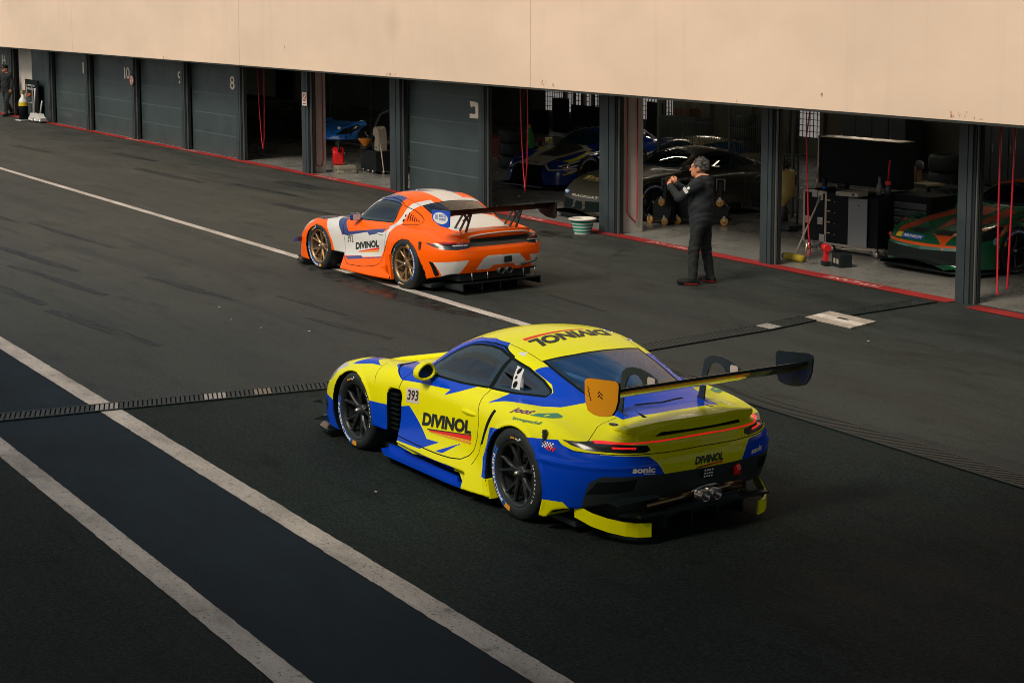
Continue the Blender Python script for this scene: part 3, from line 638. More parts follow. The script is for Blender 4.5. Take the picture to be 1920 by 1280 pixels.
# ---------------------------------------------------------------- paints
mat('yellow_paint',(.74,.71,.001),.26,coat=.2,spec=.12); mat('blue_paint',(.001,.052,.52),.24,coat=.18,spec=.12); mat('orange_paint',(.93,.11,.0005),.28,coat=.16,spec=.12)
mat('white_paint',(.62,.60,.57),.3,coat=.8); mat('navy_paint',(.012,.03,.16),.3,coat=.8); mat('wing_orange',(.92,.36,.010),.45,coat=.1,spec=.2)
mat('carbon',(.008,.014,.015),.34,coat=.3,spec=.4); mat('satin_black',(.020,.028,.028),.5); mat('dark_well',(.003,.006,.006),.9,spec=.1)
mat('gap',(.004,.008,.008),.8,spec=.1); mat('rubber',(.014,.019,.020),.62,spec=.35,noise=.25,nscale=14); mat('rim_black',(.014,.018,.020),.42,coat=.1,spec=.3)
mat('rim_bronze',(.29,.185,.095),.38,metal=.6); mat('steel',(.45,.42,.40),.3,metal=1); mat('brake_disc',(.12,.11,.10),.4,metal=.8)
mat('lens_black',(.012,.016,.018),.22,coat=.3,spec=.3); mat('red_glow',(.6,.02,.02),.3,emit=((1,.012,.015),.45)); mat('red_lamp',(.45,.01,.012),.2,coat=.6)
mat('lamp_clear',(.55,.55,.53),.1,coat=1); mat('print_black',(.012,.014,.012),.5); mat('print_white',(.75,.72,.68),.5); mat('print_red',(.75,.02,.015),.5); mat('print_amber',(.75,.30,.02),.5)
mat('print_blue',(.02,.10,.42),.5); mat('print_violet',(.14,.03,.16),.5); mat('print_green',(.05,.22,.13),.5); mat('print_yellow',(.75,.5,.02),.5)
mat('seat_dark',(.02,.022,.025),.8); mat('cage_grey',(.60,.60,.62),.45); mat('cabin_dark',(.03,.038,.04),.85); mat('burnt_steel',(.16,.11,.06),.3,metal=1); mat('skin_card',(.6,.5,.45),.6)
glassmat('window_clear',(.80,.86,.88),.03); glassmat('window_edge',(.10,.16,.22),.62,.02,.9,(.010,.035,.065)); glassmat('rear_glass',(.42,.62,.85),.26,.02,.8,(.012,.13,.42))
def ringseg(r0,r1,a0,a1,y,n=14):
    vs=[];fs=[]
    for i in range(n+1):
        a=R(a0+(a1-a0)*i/n); vs+=[(r0*math.cos(a),y(r0),r0*math.sin(a)),(r1*math.cos(a),y(r1),r1*math.sin(a))]
    return vs,[(2*i,2*i+1,2*i+3,2*i+2) for i in range(n)]
def arctext(t,rm,hgt,a0,a1,y,bold=.02):
    v,f,_=text_data(t,bold); vs=[]
    for u,w in v:
        a=R(a0+(a1-a0)*u); rr=rm-hgt/2+hgt*w; vs.append((rr*math.cos(a),y(rr),rr*math.sin(a)))
    return vs,f
def make_wheel(root,c,side,rt,rimmat,spin,band=None,w=.30,maker='MICHELIN'):
    """wheel centred at the axle end; outer face towards -y"""
    face=-.0
    mb=MB()
    # barrel and lip
    mb.lathe([(.225,.02),(.247,.0),(.250,.012),(.247,.03),(.232,.06),(.222,.15),(.225,w-.04)],axis='y',n=40)
    mb.lathe([(.245,.0),(.228,.006),(.222,.03)],axis='y',n=40)
    hub=.052
    for k in range(5):
        a=R(90+72*k)
        for sg in (-1,1):
            pts=[]
            for q,(rr,ang,yy,ww) in enumerate([(.045,.10,hub,.020),(.10,.10,hub-.008,.017),(.15,.19,hub-.018,.014),(.20,.235,.030,.013),(.236,.25,.012,.014)]):
                g=a+sg*ang*(1 if rr>.05 else .6); pts.append((rr*math.cos(g),yy,rr*math.sin(g),ww,g))
            for p,q in zip(pts,pts[1:]):
                vs=[]
                for (x,y,zz,ww,g) in (p,q):
                    tx,tz=-math.sin(g),math.cos(g)
                    vs+=[(x-tx*ww,y+.004,zz-tz*ww),(x-tx*ww*.45,y-.008,zz-tz*ww*.45),(x+tx*ww*.45,y-.008,zz+tz*ww*.45),(x+tx*ww,y+.004,zz+tz*ww),(x+tx*ww*.7,y+.03,zz+tz*ww*.7),(x-tx*ww*.7,y+.03,zz-tz*ww*.7)]
                mb._add(vs,[(i,(i+1)%6,6+(i+1)%6,6+i) for i in range(6)]+[(0,1,2,3,4,5),(6,7,8,9,10,11)])
    mb.lathe([(0,hub-.012),(.045,hub-.012),(.062,hub),(.066,hub+.05)],axis='y',n=24)
    wh=mb.build('wheel',rimmat,root); wh.location=c; wh.rotation_euler=(0,spin,0) if side<0 else (0,spin,math.pi)
    tb=MB(); s=rt-.345
    prof=[(.243,.020),(.247,.004),(.262,-.006),(.288,-.010),(.312,-.006),(.330+s,.006),(.341+s,.022),(.345+s,.05),(.345+s,w-.05),(.341+s,w-.02),(.325+s,w),(.26,w+.01),(.243,w-.02)]
    tb.lathe(prof,axis='y',n=56); ty=tb.build('tyre','rubber',wh)
    rr_,yy_=[p[0] for p in prof[:6]],[p[1] for p in prof[:6]]
    yf=lambda r:float(np.interp(r,rr_,yy_))-.0025
    nb=MB(); nb.lathe([(0,hub-.055),(.012,hub-.055),(.024,hub-.04),(.03,hub-.012)],axis='y',n=12); nb.build('wheel_nut','steel',wh)
    bd=MB(); bd.lathe([(.08,.10),(.19,.10),(.19,.13),(.08,.13)],axis='y',n=28); bd.box((.0,.115,.15),(.16,.09,.07)); bd.build('brake','brake_disc',wh)
    if band:
        lb=MB(); a0=band
        lb.mat(0)._add(*ringseg(.262,.304,a0+52,a0-52,yf))
        yt=lambda r:yf(r)-.0015
        lb.mat(1)._add(*arctext(maker,.283,.026,a0+40,a0-38,yt,.03))
        lb.mat(2)._add(*ringseg(.264,.303,a0+62,a0+48,yt))
        lb.mat(1)._add(*arctext('24 29 S 9 6 7 1 18',.290,.016,a0+190,a0+128,yt,.01))
        lb.mat(2)._add(*ringseg(.27,.284,a0-98,a0-110,yt)); lb.mat(1)._add(*ringseg(.272,.284,a0-112,a0-122,yt)); lb.mat(1)._add(*ringseg(.29,.302,a0-122,a0-126,yt))
        lb.build('tyre_lettering',['print_blue','print_white','print_amber'],wh,fix=False)
    return wh
def arcwell(P,cx,cz,rx,rz,tol=.012):
    return 0
def plate(root,name,poly,axis,t0,t1,m,bev=.0):
    mb=MB(); mb.prism(poly,axis,t0,t1); return mb.build(name,m,root)
def rpoly(w,h,r,cx=0,cz=0,n=4):
    out=[]
    for sx,sz,a in ((1,1,0),(-1,1,90),(-1,-1,180),(1,-1,270)):
        for i in range(n+1):
            q=R(a+90*i/n); out.append((cx+sx*(w/2-r)+r*math.cos(q),cz+sz*(h/2-r)+r*math.sin(q)))
    return out
WIN=[(.90,.845),(1.068,.945),(1.231,1.042),(1.365,1.105),(1.492,1.127),(1.62,1.136),(1.762,1.130),(1.932,1.095),(1.858,.862),(1.525,.84),(1.04,.828)]
QWIN=[(1.955,1.092),(2.161,1.049),(2.36,.985),(2.47,.935),(2.493,.912),(2.473,.886),(2.166,.866),(1.892,.861)]
DOOR=[(.775,.80),(.735,.72),(.705,.62),(.70,.48),(.715,.36),(.765,.285),(1.43,.285),(1.54,.287),(1.66,.292),(1.80,.310),(1.895,.355),(1.946,.41),(1.985,.52),(1.99,.62),(1.90,.85),(1.95,1.10),(1.76,1.145),(1.62,1.15),(1.492,1.142),(1.365,1.12),(1.231,1.058),(1.06,.96),(.885,.85)]
RWIN=[(2.175,-.46),(2.225,-.2),(2.235,0),(2.225,.2),(2.175,.46),(2.42,.46),(2.72,.44),(2.79,.25),(2.80,0),(2.79,-.25),(2.72,-.44),(2.42,-.46)]
WSCR=[(.52,0),(.62,-.35),(.80,-.56),(1.0,-.55),(1.15,-.47),(1.19,0),(1.15,.47),(1.0,.55),(.80,.56),(.62,.35)]
sidem=lambda V:np.abs(V[:,1])>.5
def glazing(sh,hard=True,qglass=True):
    g=lambda V:(np.abs(V[:,1])>.42)&(V[:,2]>.78)
    sh.poly('side',WIN,'side_window','gap',g,.006); sh.poly('side',WIN,'side_window','window_edge',g,-.008); sh.poly('side',WIN,'side_window','window_clear',g,-.055)
    if qglass:
        sh.poly('side',QWIN,'quarter_window','gap',g,.004); sh.poly('side',QWIN,'quarter_window','window_edge',g,-.01); sh.poly('side',QWIN,'quarter_window','window_clear',g,-.045)
    t=lambda V:V[:,2]>.84
    sh.poly('top',RWIN,'rear_window','gap',t,.008); sh.poly('top',RWIN,'rear_window','window_edge',t,-.012); sh.poly('top',RWIN,'rear_window','rear_glass',t,-.05)
    w=lambda V:(V[:,2]>.85)
    sh.poly('top',WSCR,'windscreen','gap',w,.012,sym=True); sh.poly('top',WSCR,'windscreen','window_edge',w,-.01); sh.poly('top',WSCR,'windscreen','window_clear',w,-.05)
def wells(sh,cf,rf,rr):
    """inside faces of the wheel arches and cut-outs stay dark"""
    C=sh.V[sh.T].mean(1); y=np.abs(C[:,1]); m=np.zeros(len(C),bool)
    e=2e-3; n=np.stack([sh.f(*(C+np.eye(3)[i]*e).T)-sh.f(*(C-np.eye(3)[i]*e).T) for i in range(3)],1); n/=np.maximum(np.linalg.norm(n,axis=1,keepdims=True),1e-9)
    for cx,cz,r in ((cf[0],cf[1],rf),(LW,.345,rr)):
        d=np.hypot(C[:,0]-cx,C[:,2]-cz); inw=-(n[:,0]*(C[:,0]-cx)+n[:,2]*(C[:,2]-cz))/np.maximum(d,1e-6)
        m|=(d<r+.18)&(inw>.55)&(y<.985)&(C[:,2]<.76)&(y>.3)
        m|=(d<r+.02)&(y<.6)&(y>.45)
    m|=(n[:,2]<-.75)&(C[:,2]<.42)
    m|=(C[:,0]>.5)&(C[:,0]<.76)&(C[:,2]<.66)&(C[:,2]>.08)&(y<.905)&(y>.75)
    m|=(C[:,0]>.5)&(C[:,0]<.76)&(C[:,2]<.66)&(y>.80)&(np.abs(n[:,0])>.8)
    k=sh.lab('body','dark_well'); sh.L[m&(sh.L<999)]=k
def cabin(root,cage='cage_grey'):
    mb=MB(); mb.rng((.3,-.72,.2),(2.5,.72,.32)); mb.prism([(.55,.55),(.55,.80),(.80,.84),(.98,.80),(.98,.55)],'y',-.70,.70); mb.prism([(2.3,.3),(2.3,.72),(2.9,.74),(2.9,.3)],'y',-.6,.6)
    mb.build('cabin_floor','cabin_dark',root)
    sb=MB(); sb.prism([(1.25,.35),(1.28,.52),(1.70,.48),(1.86,1.02),(1.97,1.02),(1.88,.40),(1.80,.33)],'y',-.60,-.14,); sb.ball((1.92,-.37,1.0),.13,8,(.5,1.1,.9)); sb.build('driver_seat','seat_dark',root)
    t=MB()
    for s in (-1,1):
        t.tube([(.72,.62*s,.35),(.80,.62*s,.86),(1.35,.50*s,1.10),(1.98,.52*s,1.11),(2.85,.42*s,.66)],.022,8); t.tube([(1.98,.55*s,.30),(1.98,.52*s,1.11)],.022,8)
        t.tube([(.9,.66*s,.40),(1.95,.62*s,.62)],.018,8); t.tube([(1.98,.52*s,1.09),(2.75,-.30*s,.72)],.018,8)
    t.tube([(1.98,-.52,1.11),(1.98,.52,1.11)],.022,8); t.tube([(1.35,-.5,1.10),(1.35,.5,1.10)],.02,8); t.tube([(1.98,-.55,.75),(1.98,.55,.75)],.02,8)
    t.build('roll_cage',cage,root)
    st=MB(); n=20; st.tube([(1.12+.05*math.sin(2*math.pi*i/n),-.37+.15*math.cos(2*math.pi*i/n),.80+.13*math.sin(2*math.pi*i/n)) for i in range(n)],.014,6,closed=True); st.tube([(1.12,-.37,.80),(.9,-.37,.74)],.03,8); st.build('steering_wheel','seat_dark',root)
def wing_section(c,x0,z0,thick=.035,n=10):
    """inverted aerofoil, leading edge at x0, nose low, trailing edge high"""
    up=[];lo=[]
    for i in range(n+1):
        t=i/n; x=x0+c*t; zc=z0+.085*t**1.8-.022*math.sin(math.pi*t); h=thick*(2.2*math.sqrt(max(t,0))*(1-t)**1.1*.5+.02)
        up.append((x,zc+h*.55)); lo.append((x,zc-h))
    return up+lo[::-1]
# ---------------------------------------------------------------- the yellow racing car
def divinol(root,f,proj,p00,p10,p01,name='sponsor_lettering',side=-1,bar=True,bold=.045):
    decal_text(name,f,proj,'DIVINOL',p00,p10,p01,'print_black',root,bold,side=side)
def checks(mb,a,b,c,nx,ny):
    a,b,c=Vector(a),Vector(b)-Vector(a),Vector(c)-Vector(a)
    for i in range(nx):
        for j in range(ny):
            if (i+j)%2==0: p=a+b*(i/nx)+c*(j/ny); mb.quad(p,p+b/nx,p+b/nx+c/ny,p+c/ny)
def yellow_car():
    f=f992
    root=empty('race_car',(-13.570,7.421,0),R(2.22),'yellow and blue racing coupe with black wheels and number 393 on its door','racing car')
    sh=Shell(f,(-1.15,-1.1,.05),(3.75,1.1,1.32),.0155)
    B='blue_paint'; side=sidem
    sh.poly('side',[(-1.3,-.1),(-1.3,.40),(-.6,.375),(-.25,.365),(-.25,-.1)],None,B,side)
    sh.poly('side',[(.25,0),(.25,.49),(.56,.505),(.56,0)],None,B,side)
    sh.poly('side',[(.56,0),(.56,.515),(.72,.515),(.899,.555),(1.256,.357),(1.455,.368),(1.261,.292),(1.2,.268),(.7,.245),(.7,0)],None,B,lambda V:side(V)&(V[:,2]>.2))
    sh.poly('side',[(1.76,.425),(1.54,.303),(1.427,.296)],None,B,side)
    sh.poly('side',[(.30,.83),(.553,.801),(.727,.735),(.992,.757),(1.145,.764),(1.451,.783),(1.401,.732),(1.57,.787),(1.74,.852),(1.517,.85),(1.045,.85),(.92,.87),(.60,.88)],None,B,lambda V:np.abs(V[:,1])>.62)
    sh.poly('side',[(-.15,.72),(-.12,.745),(.0,.79),(.12,.80),(.317,.782),(.15,.772)],None,B,lambda V:(np.abs(V[:,1])>.72))
    sh.poly('side',[(.72,.84),(.86,.93),(1.0,1.02),(1.207,1.11),(1.295,1.144),(1.512,1.168),(1.727,1.164),(1.924,1.104),(1.739,1.09),(1.399,1.06),(1.0,.86)],None,B,lambda V:(np.abs(V[:,1])>.44)&(V[:,2]>.82))
    top=lambda V:V[:,2]>.72
    sh.poly('top',[(2.034,-.882),(2.105,-.825),(2.12,-.72),(2.183,-.70),(2.487,-.62),(2.505,-.59),(2.442,-.56),(2.219,-.572),(2.227,-.542),(2.251,-.484),(2.292,-.44),(2.686,-.40),(2.9,-.44),(2.81,-.502),(2.702,-.659),(2.575,-.737),(2.416,-.785),(2.22,-.826)],None,B,lambda V:(V[:,2]>.78))
    sh.poly('top',[(2.6,-.44),(2.83,-.50),(3.135,-.45),(3.20,-.45),(3.26,-.2),(3.26,.2),(3.20,.45),(3.135,.45),(2.83,.50),(2.6,.44)],None,B,lambda V:V[:,2]>.80)
    sh.poly('side',[(2.178,.634),(2.145,.507),(2.078,.375),(2.10,.235),(2.3,.235),(2.3,.61),(2.335,.66)],None,B,side)
    sh.poly('side',[(2.6,-.1),(2.6,.664),(2.718,.672),(3.046,.715),(3.095,.688),(3.194,.663),(3.361,.651),(3.361,-.1)],None,B,lambda V:(np.abs(V[:,1])>.70)&(V[:,0]<3.361))
    sh.poly('rear',[(-.77,.651),(-.467,.633),(-.413,.589),(-.357,.498),(-.34,.2),(-.95,.2),(-.95,.651)],None,B,lambda V:(V[:,0]>=3.361))
    sh.poly('side',[(2.8,-.1),(2.8,.244),(3.10,.265),(3.16,.20),(3.16,-.1)],None,'yellow_paint',lambda V:np.abs(V[:,1])>.75)
    sh.poly('side',[(3.165,.10),(3.243,.283),(3.317,.445),(3.398,.500),(3.569,.500),(3.9,.488),(3.9,.05),(3.165,.05)],'rear_bumper','satin_black',lambda V:V[:,0]>3.1)
    rearm=lambda V:(V[:,0]>3.05)&(V[:,2]>.55)
    sh.poly('rear',[(-.905,.722),(-.78,.727),(-.45,.703),(-.435,.672),(-.475,.655),(-.66,.662),(-.83,.672),(-.885,.695)],'tail_light','lens_black',rearm)
    sh.poly('rear',[(-.76,.715),(-.76,.729),(-.40,.730),(0,.735),(.40,.730),(.76,.729),(.76,.715),(.40,.717),(0,.722),(-.40,.717)],'light_bar','red_glow',lambda V:rearm(V)&(V[:,0]>3.2),sym=False)
    sh.poly('rear',[(-.69,.688),(-.69,.700),(-.54,.696),(-.54,.682)],'tail_light','red_glow',rearm)
    sh.poly('rear',[(-.40,.762),(-.36,.796),(0,.800),(.36,.796),(.40,.762),(0,.768)],None,'gap',lambda V:V[:,0]>3.3,sym=False)
    sh.poly('side',[(2.168,.767),(2.209,.763),(2.074,.483),(2.039,.467),(2.116,.666)],None,'gap',side)
    sh.poly('side',DOOR,'door',None,lambda V:(np.abs(V[:,1])>.45)&(V[:,0]>.70))
    sh.line('side',DOOR+DOOR[:1],None,'gap',.0042,lambda V:(np.abs(V[:,1])>.45)&(V[:,0]>.70))
    glazing(sh)
    sh.poly('side',[(1.935,1.10),(1.962,1.098),(1.90,.858),(1.862,.858)],None,'gap',lambda V:(np.abs(V[:,1])>.45)&(V[:,2]>.80))
    sh.poly('side',[(.5,.0),(.5,.235),(1.74,.235),(1.90,.0)],None,B,lambda V:(np.abs(V[:,1])>.6))
    sh.line('top',[(1.19,-.50),(1.727,-.49),(2.178,-.47)],None,'gap',.003,lambda V:V[:,2]>.9)
    sh.line('top',[(3.135,-.46),(3.125,-.626),(3.20,-.74),(3.25,-.80)],None,'gap',.003,lambda V:V[:,2]>.68)
    sh.line('side',[(.30,.83),(.553,.81),(.70,.75)],None,'gap',.003,lambda V:np.abs(V[:,1])>.6)
    for sg in (-1,1):
        sh.poly('top',[(3.10,sg*.275),(3.30,sg*.30),(3.29,sg*.335),(3.19,sg*.30)],'deck_vent','gap',lambda V:V[:,2]>.8,sym=False)
    sh.poly('top',[(3.03,-.23),(3.07,0),(3.03,.23),(3.055,.23),(3.095,0),(3.055,-.23)],None,'gap',lambda V:V[:,2]>.8,sym=False)
    sh.poly('rear',[(-.80,.455),(-.56,.475),(-.58,.385),(-.84,.35)],'bumper_vent','gap',lambda V:V[:,0]>3.1)
    sh.poly('side',[(2.055,1.05),(2.135,1.035),(2.19,.895),(2.10,.895)],'quarter_window','cage_grey',lambda V:np.abs(V[:,1])>.45)
    for cx_,cz_,r_c in ((2.10,1.02,.020),(2.105,.975,.013),(2.125,.925,.024)): sh.poly('side',[(cx_+r_c*math.cos(a*.6283),cz_+r_c*1.2*math.sin(a*.6283)) for a in range(10)],'quarter_window','gap',lambda V:np.abs(V[:,1])>.45)
    sh.line('side',[(.33,.80),(.35,.70),(.37,.66)],None,'gap',.003,lambda V:np.abs(V[:,1])>.6)
    sh.line('side',[(2.05,.50),(2.02,.40),(1.95,.30)],None,'gap',.003,lambda V:np.abs(V[:,1])>.6)
    sh.line('top',[(-.75,-.50),(-.2,-.57),(.45,-.60),(.55,-.40)],None,'gap',.003,lambda V:V[:,2]>.5)
    sh.line('rear',[(-.90,.66),(-.60,.648),(-.30,.645),(0,.65)],None,'gap',.0028,lambda V:V[:,0]>3.1)
    # bonnet ducts
    sh.poly('top',[(-.35,-.10),(-.30,-.42),(-.05,-.44),(.05,-.12)],'bonnet_duct','gap',lambda V:(V[:,2]>.5))
    sh.poly('side',[(-.62,.50),(-.50,.65),(-.28,.715),(-.20,.70),(-.35,.63),(-.5,.52)],'headlight','lamp_clear',lambda V:(np.abs(V[:,1])>.66)&(V[:,0]<-.15))
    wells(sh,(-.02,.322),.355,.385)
    sh.build(root,'yellow_paint'); cabin(root)
    # lettering
    for sd in (-1,1):
        def T(name,t,l,r,z0l,z0r,h,m,bold=.03,**k):
            a,b=((l,z0l),(r,z0r)) if sd<0 else ((r,z0r),(l,z0l))
            decal_text(name,f,'side',t,a,b,(a[0],a[1]+h),m,root,bold,side=sd,**k)
        decal_poly('number_panel',f,'side',[(.848,.577),(1.052,.598),(1.020,.715),(.832,.694)],'skin_card',root,.002,sd)
        T('race_number','393',.866,1.030,.598,.615,.085,'print_black',.02,off=.0045)
        T('sponsor_lettering','DIVINOL',1.135,1.878,.440,.515,.108,'print_black',.05)
        decal_poly('sponsor_stripe',f,'side',[(1.24,.425),(1.888,.500),(1.888,.515),(1.22,.432)],'print_black',root,.0025,sd)
        decal_poly('sponsor_stripe',f,'side',[(1.27,.419),(1.888,.470),(1.888,.508),(1.26,.427)],'print_red',root,.003,sd)
        decal_poly('sponsor_stripe',f,'side',[(1.30,.412),(1.890,.440),(1.890,.464),(1.27,.416)],'print_amber',root,.0025,sd)
        T('team_lettering','joos',2.38,2.62,.782,.800,.036,'print_violet',.03,shear=.35)
        T('team_lettering','Sportwagentechnik',2.46,2.80,.748,.765,.026,'print_green',.015,shear=.2)
        decal_poly('team_emblem',f,'side',[(2.62,.806),(2.84,.812),(2.83,.818),(2.76,.828),(2.66,.822)],'print_green',root,.0025,sd)
        T('sponsor_lettering','RW',2.955,3.055,.628,.624,.036,'print_red',.03,shear=.2,off=.005)
        mb=MB(); checks(mb,(0,0,0),(1,0,0),(0,1,0),8,4)
        v=np.array([(2.905+q[0]*.12,.640+q[1]*.045+q[0]*.0) for q in mb.v]); decal_mesh('checkered_flag',f,'side',v,mb.f,'print_white',root,.004,sd,.2)
    decal_text('sponsor_lettering',f,'rear','sonic',(-.600,.525),(-.433,.517),(-.600,.570),'print_white',root,.05)
    decal_text('sponsor_lettering',f,'rear','equipment',(-.52,.508),(-.433,.503),(-.52,.518),'print_white',root,.02)
    decal_text('sponsor_lettering',f,'rear','sonic',(.470,.518),(.60,.528),(.470,.562),'print_white',root,.05)
    decal_text('sponsor_lettering',f,'rear','DIVINOL',(-.100,.530),(.168,.530),(-.088,.588),'print_black',root,.05,shear=.12)
    decal_poly('sponsor_stripe',f,'rear',[(-.085,.508),(.165,.512),(.168,.528),(-.06,.516)],'print_red',root); decal_poly('sponsor_stripe',f,'rear',[(-.085,.504),(-.09,.509),(.10,.518),(.02,.508)],'print_black',root,.004)
    decal_text('sponsor_lettering',f,'top','DIVINOL',(1.72,.43),(1.80,-.36),(1.90,.40),'print_black',root,.05)
    decal_poly('sponsor_stripe',f,'top',[(1.70,.25),(1.73,-.36),(1.78,-.37),(1.715,.25)],'print_red',root)
    # fuel cap, latch pin, handle
    mb=MB(); X=onshell(f,'top',[(3.215,-.545)],.002)[0]; mb.ball(X,.05,10,(1,.55,.16)); mb.build('filler_cap','lens_black',root)
    X=onshell(f,'side',[(2.915,.715)],.0)[0]; mb=MB(); mb.box((X[0],X[1]-.006,X[2]),(.022,.03,.10)); mb.box((X[0],X[1]-.008,X[2]+.03),(.045,.02,.012)); mb.box((X[0],X[1]-.008,X[2]),(.045,.02,.012)); mb.build('latch','satin_black',root)
    for s in (-1,1):
        X=onshell(f,'side',[(1.82,.675)],.0,s)[0]; mb=MB(); mb.ball((X[0],X[1],X[2]),.12,12,(1.0,.16,.17)); mb.build('door_handle','yellow_paint',root)
    for s in (-1,1):
        # louvres behind the front wheel
        mb=MB()
        for i in range(8): mb.box((.635,s*.895,.60-.042*i),(.13,.06,.006),0); 
        for i in range(8): pass
        mb.build('louvre','carbon',root)
        mb=MB(); mb.prism([(.56,.30),(.56,.68),(.60,.70),(.66,.705),(.69,.68),(.70,.30)],'y',s*.80,s*.84); mb.build('louvre_back','dark_well',root)
        # door mirror
        mb=MB(); q=[];  n=14
        for i in range(n):
            a=2*math.pi*i/n; q.append((math.cos(a),math.sin(a)))
        def ringm(x,ry,rz,cy,cz): return [(1.05+(x-1.05)*.95,cy+.74*ry*u*(1-.22*w)+.012*w,cz+.86*rz*w) for u,w in q]
        cy,cz=-.915,.885
        R0=[ringm(.97,.015,.015,cy+.02,cz-.01),ringm(1.02,.068,.05,cy+.01,cz-.003),ringm(1.10,.115,.082,cy,cz),ringm(1.16,.12,.088,cy,cz),ringm(1.175,.115,.083,cy,cz),ringm(1.175,.098,.068,cy,cz),ringm(1.155,.09,.062,cy,cz)]
        vs=[v for r0 in R0 for v in r0]; fs=[(i*n+k,i*n+(k+1)%n,(i+1)*n+(k+1)%n,(i+1)*n+k) for i in range(len(R0)-1) for k in range(n)]
        if s>0: vs=[(a,-b,c) for a,b,c in vs]
        mb._add(vs,fs,True)
        mb.tube([(1.09,s*.90,.86),(1.06,s*.78,.835)],[.035,.03],8)
        m=mb.build('door_mirror','yellow_paint',root)
        g=MB(); g._add([(1.152,(v[1]),v[2]) for v in (R0[-1] if s<0 else [(a,-b,c) for a,b,c in R0[-1]])],[tuple(range(n))]); g.build('mirror_glass','lens_black',m)
    # wing
    wg=MB(); sec=wing_section(.36,3.36,1.10); ys=[-.885,-.6,-.3,0,.3,.6,.885]
    for y0,y1,mi in ((-.90,-.86,0),(-.86,.55,1),(.55,.86,0)):  # yellow on the lower face paints in the deck's reflection
        wg.mat(0)
        n=len(sec); vs=[(x,y,z) for y in (y0,y1) for x,z in sec]
        for i in range(n):
            low=i>=n//2; wg.mat(mi if low else 0); wg._add([vs[i],vs[(i+1)%n],vs[n+(i+1)%n],vs[n+i]],[(0,1,2,3)],False)
    wing=wg.build('rear_wing',['carbon','deck_reflection'],root)
    tx,tz=sec[len(sec)//2-1]
    st=MB(); st.rng((tx-.002,-.86,tz-.004),(tx+.006,.86,tz+.020)); st.build('gurney_flap','carbon',wing); st=MB(); st.rng((tx+.002,-.86,tz-.016),(tx+.008,.30,tz-.004)); st.build('wing_stripe','wing_orange',wing)
    ep=[(3.43,1.205),(3.45,1.228),(3.48,1.235),(3.80,1.268),(3.828,1.258),(3.838,1.235),(3.828,1.13),(3.80,1.065),(3.76,1.02),(3.70,1.000),(3.60,.985),(3.53,.985),(3.47,1.0),(3.445,1.05),(3.433,1.12)]
    ep=[(x-.06,z) for x,z in ep]
    for s,E0 in ((-1,.90),(1,.86)):
        mb=MB(); mb.prism(ep,'y',s*E0,s*(E0+.014)); e=mb.build('wing_endplate','carbon',root)
        mb=MB(); mb.prism([((x-3.573)*.985+3.573,(z-1.12)*.985+1.12) for x,z in ep],'y',s*(E0+.0145),s*(E0+.017)); mb.build('endplate_face','wing_orange' if s<0 else 'carbon',e)
        if s<0:
            d=MB()
            for (u,w) in [(3.475,1.17),(3.485,1.155),(3.48,1.14),(3.495,1.128),(3.49,1.113),(3.505,1.10),(3.51,1.085),(3.60,1.15),(3.615,1.16),(3.63,1.15),(3.60,1.125),(3.615,1.135),(3.63,1.125),(3.645,1.145),(3.645,1.12)]:
                d.prism([(u-.06+.007*math.cos(a*1.257),w+.007*math.sin(a*1.257)) for a in range(5)],'y',-.9175,-.9195)
            d.build('endplate_holes','print_black',e)
        yk=s*.385
        mb=MB(); outl=[(3.02,.835),(3.28,.80),(3.26,.84),(3.165,.86),(3.19,1.03),(3.20,1.10),(3.235,1.16),(3.30,1.195),(3.36,1.19),(3.41,1.15),(3.43,1.115),(3.60,1.13),(3.615,1.17),(3.59,1.205),(3.50,1.245),(3.38,1.268),(3.28,1.262),(3.20,1.235),(3.15,1.19),(3.135,1.12),(3.13,1.0),(3.10,.88)]
        mb.prism([(3.35+(x-3.35)*(.9 if z>1.09 else 1)-.06,z if z<1.10 else 1.10+(z-1.10)*.74) for x,z in outl],'y',yk-.007,yk+.007); mk=mb.build('wing_mount','satin_black',root)
        mb=MB(); mb.prism(rpoly(.09,.065,.02,3.46,1.15),'y',yk-.011,yk-.0085); mb.build('mount_plate','skin_card',mk)
    # sills, blades, floor
    for s in (-1,1):
        mb=MB(); mb.prism([(.45,-.95),(.60,-1.005),(1.60,-1.015),(1.85,-1.005),(1.85,-.75),(.45,-.75)],'z',.085,.105); mb.prism([(.50,-.90),(1.72,-.965),(1.72,-.945),(.50,-.88)],'z',.105,.145)
        if s>0: mb.v=[(a,-b,c) for a,b,c in mb.v]
        mb.build('side_skirt','blue_paint',root)
        mb=MB(); vs=[(1.70,-.96,.235),(2.20,-.985,.235),(2.245,-.99,.098),(1.90,-1.005,.098),(1.70,-.90,.235),(2.20,-.90,.235),(2.245,-.90,.098),(1.90,-.90,.098)]
        if s>0: vs=[(a,-b,c) for a,b,c in vs]
        mb._add(vs,[(0,1,2,3),(4,7,6,5),(0,4,5,1),(1,5,6,2),(2,6,7,3),(3,7,4,0)]); sk=mb.build('skirt_end','yellow_paint',root)
        if s<0: text_obj('sponsor_lettering','sonic',(1.985,-1.004,.150),(2.175,-1.000,.130),(1.968,-.990,.215),'print_black',sk,.06)
        mb=MB()
        ys_=-1 if s<0 else 1
        L=[(.735,.905,.262),(.80,.985,.240),(1.05,.995,.222),(1.16,.985,.228),(1.44,.962,.25)]; 
